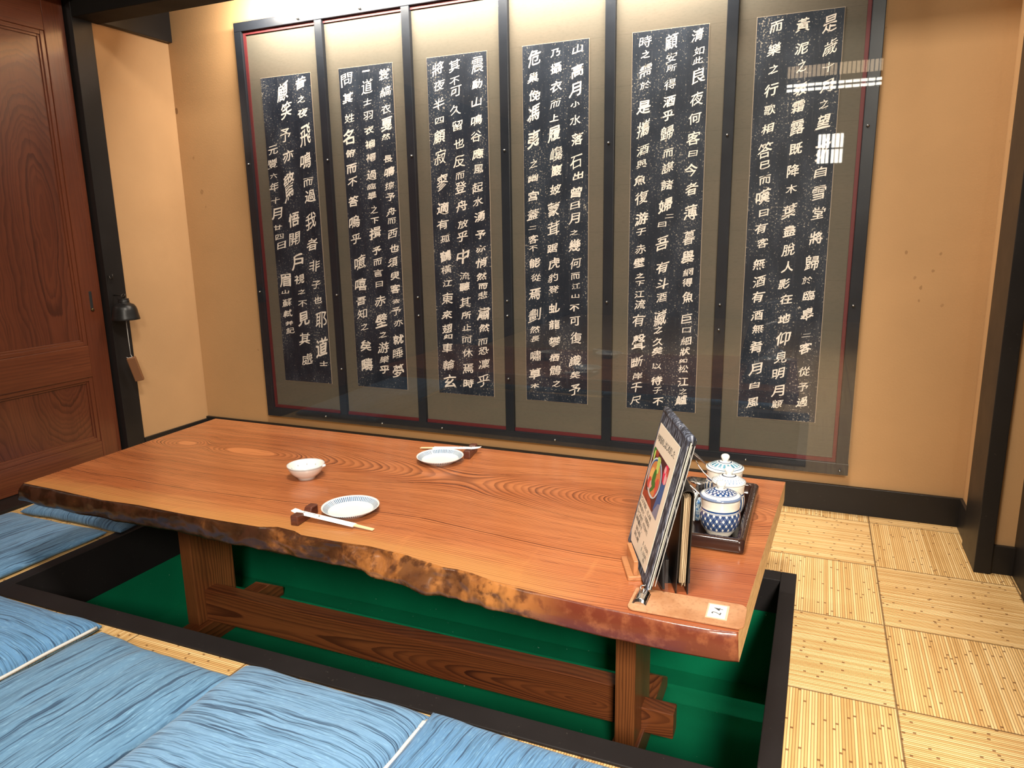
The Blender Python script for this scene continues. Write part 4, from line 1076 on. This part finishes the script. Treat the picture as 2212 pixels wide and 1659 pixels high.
# black leatherette folder standing on edge behind the menu
FO = Vector((-.2075, 1.3025, TZ + .0005)); fd = Vector((-.335, .942, 0)).normalized(); fn = Vector((fd.y, -fd.x, 0))
FF = Matrix.Translation(FO) @ Matrix((tuple(fd) + (0,), tuple(fn) + (0,), (0, 0, 1, 0), (0, 0, 0, 1))).transposed() @ Matrix.Rotation(-.03, 4, 'X')
fo = thing('menu_folder', 'black leatherette folder full of cream pages standing behind the tall menu', 'menu', tuple(FO))
FF2 = FF @ Matrix.Rotation(radians(2.0), 4, 'X')
MB().box(0, .155, -.0125, -.0105, 0, .205, M=FF).build('cover', M_LEATHER, fo, bevel=.0006)
MB().box(0, .155, .0095, .0115, 0, .205, M=FF).build('cover', M_LEATHER, fo, bevel=.0006)
b = MB(); rnd = random.Random(3)
for k in range(9):
    y_ = -.0060 + k * .0014
    b.box(.004 + rnd.uniform(0, .004), .150, y_, y_ + .0009, .012 + rnd.uniform(-.006, .008) + abs(k - 4) * .002, .197 + rnd.uniform(-.004, .002), M=FF)
b.build('pages', M_PAGES, fo)
n_ = 10; pr = [(-.0125, .203)] + [(-.0005 - .012 * cos(pi * k / n_), .2035 + .0085 * sin(pi * k / n_)) for k in range(n_ + 1)] + [(.0115, .203), (.0095, .203)] + [(-.0005 + .010 * cos(pi * k / n_), .2035 + .0065 * sin(pi * k / n_)) for k in range(n_ + 1)] + [(-.0105, .203)]
FR_ = FF @ Matrix(((0, 0, 1, 0), (1, 0, 0, 0), (0, 1, 0, 0), (0, 0, 0, 1)))
MB().prism(pr, 0, .155, M=FR_).build('spine', M_LEATHER, fo)
hb = MB(); FB = Matrix.Translation(Vector((FO.x, FO.y, TZ))) @ Matrix((tuple(fd) + (0,), tuple(fn) + (0,), (0, 0, 1, 0), (0, 0, 0, 1))).transposed()
hb.box(.045, .120, .0175, .0235, 0, .030, M=FB); hb.box(.045, .120, -.026, -.0195, 0, .050, M=FB); hb.box(.045, .120, -.0195, .0175, 0, .0004, M=FB)
tag(hb.build('folder_holder', M_LEATHER, None, bevel=.001), 'low black holder gripping the black folder on the table', 'holder')

# clipboard for the bill
cb = thing('bill_clipboard', 'narrow copper brown bill clipboard lying at the front right corner of the table', 'clipboard', (-.19, 1.245, TZ))
A_ = Vector((-.287, 1.2095)); B_ = Vector((-.0855, 1.2085)); ang = math.atan2(B_.y - A_.y, B_.x - A_.x)
CF = Matrix.Translation((-.293, 1.2065, TZ)) @ Matrix.Rotation(radians(.8), 4, 'Z')
def rr4(w, h, rs, n=8):
    out = []
    for cx_, cy_, a0, r in ((w - rs[0], rs[0], -pi / 2, rs[0]), (w - rs[1], h - rs[1], 0, rs[1]), (rs[2], h - rs[2], pi / 2, rs[2]), (rs[3], rs[3], pi, rs[3])):
        out += [(cx_ + r * cos(a0 + pi / 2 * k / n), cy_ + r * sin(a0 + pi / 2 * k / n)) for k in range(n + 1)]
    return out
MB().prism(rr4(.209, .0865, (.013, .016, .008, .014)), .0012, .0048, M=CF).build('board', M_CLIPBOARD, cb, bevel=.0008)
cl = MB()
cl.box(.006, .033, .020, .066, .0048, .0058, M=CF)
vs = []
for i in range(7):
    q = i / 6; x_ = .008 + .024 * q
    for y_, z_ in ((.020, .0062), (.024, .0115), (.043, .0125), (.062, .0115), (.066, .0062)):
        vs.append((x_, y_, z_ + .004 * sin(pi * q) - .002 * (i in (0, 6))))
fs = [(i * 5 + j, i * 5 + j + 1, i * 5 + 6 + j, i * 5 + 5 + j) for i in range(6) for j in range(4)] + [(4, 3, 2, 1, 0), (30, 31, 32, 33, 34)] + [tuple(i * 5 for i in range(7)), tuple(i * 5 + 4 for i in range(6, -1, -1))]
cl.add(vs, fs, 0, CF)
clo = cl.build('clip', M_CHROME, cb, bevel=.0005)
cl = MB(); cl.tube([CF @ Vector(p) for p in ((.012, .066, .012), (.012, .074, .015), (.020, .077, .016), (.028, .074, .015), (.028, .066, .012))], .0016, 8)
cl.lathe([(0, 0), (.004, 0), (.0035, .003), (0, .0036)], 16, M=CF @ Matrix.Translation((.021, .056, .0155)))
cl.build('clip_wire', M_CHROME, clo, smooth=True)
b = MB().box(.1405, .1785, .0175, .0715, .0048, .0051, M=CF); b.build('clear_tape', plain('yellowed_clear_tape', (.60, .44, .32), .12), cb)
stk = MB().box(.1435, .1745, .0215, .0675, .0051, .0054, M=CF).build('number_sticker', plain('white_sticker', (.82, .83, .82), .5), cb)
b = MB(); FT = CF @ Matrix.Translation((.1590, .0445, 0)) @ Matrix.Rotation(radians(82), 4, 'Z')
write_text(b, '24', -.0150, .0, .0170, FT, z=.0056, wide=.85); b.build('number', M_INKGREY, stk, fix=False)

# ------------------------------------------------------------------ bell and hooks on the left post
PXF = -2.825
def screw_hook(mb, y_, z_, reach, s=1.0):
    mb.tube([(PXF - .004, y_, z_), (PXF + .010, y_, z_)] + [(PXF + .010 + reach * .5 * (1 - cos(a)) * s, y_, z_ - .0 - .011 * s * sin(a) - .002) for a in [pi * k / 8 for k in range(0, 9)]] +
            [(PXF + .010 + reach * s, y_, z_ + .010 * s)], .0022, 8)
hk = MB(); screw_hook(hk, 2.205, .834, .020)
tag(hk.build('screw_hook', M_WIRE, None, smooth=True), 'empty dark screw hook in the black post above the bell', 'hook')
BC = Vector((-2.768, 2.222, .647))
bl = thing('call_bell', 'black iron bell with wooden tag on a string, hanging on the left post', 'bell', tuple(BC))
prof = [(.0555, 0), (.0565, .003), (.0545, .010), (.0515, .024), (.0490, .042), (.0450, .055), (.0370, .066), (.0240, .0715), (.0215, .075), (.0225, .078), (.0225, .081), (.0200, .0835), (.0200, .086), (.0215, .088), (.0200, .091), (0, .092),
        (0, .088), (.016, .070), (.034, .062), (.045, .045), (.050, .01), (.0525, 0), (.0555, 0)]
MB().lathe(prof, 56, M=Matrix.Translation(BC)).build('bell_body', M_BRONZE, bl, smooth=True)
MB().tube([BC + Vector((0, .010 * cos(a), .098 + .012 * sin(a))) for a in [2 * pi * k / 16 for k in range(17)]], .0022, 8).build('bell_ring', M_WIRE, bl, smooth=True)
MB().tube([(PXF - .004, 2.222, .752), (PXF + .02, 2.222, .752), (PXF + .045, 2.222, .750), (PXF + .058, 2.222, .742), (PXF + .066, 2.222, .746), (PXF + .068, 2.222, .758)], .0026, 8).build('bell_hook', M_WIRE, bl, smooth=True)
T0 = BC + Vector((0, 0, -.158))
MB().tube([BC + Vector((0, 0, .05)), BC + Vector((.001, -.002, -.04)), BC + Vector((0, -.001, -.10)), T0 + Vector((0, .0, .004))], .0013, 6).build('string', M_STRING, bl, smooth=True)
TF = Matrix.Translation(T0 + Vector((.004, -.006, 0))) @ Matrix.Rotation(radians(16), 4, 'X') @ Matrix.Rotation(radians(38), 4, 'Z')
tg = MB().box(-.019, .019, -.0085, .0085, -.122, -.008, M=TF).build('wooden_tag', M_TAGWOOD, bl, bevel=.004)
MB().tube([TF @ Vector((-.017, 0, -.004)), TF @ Vector((-.010, 0, -.009)), TF @ Vector((.006, 0, -.007)), T0 + Vector((0, 0, .004))], .0013, 6).build('knot', M_STRING, tg, smooth=True)
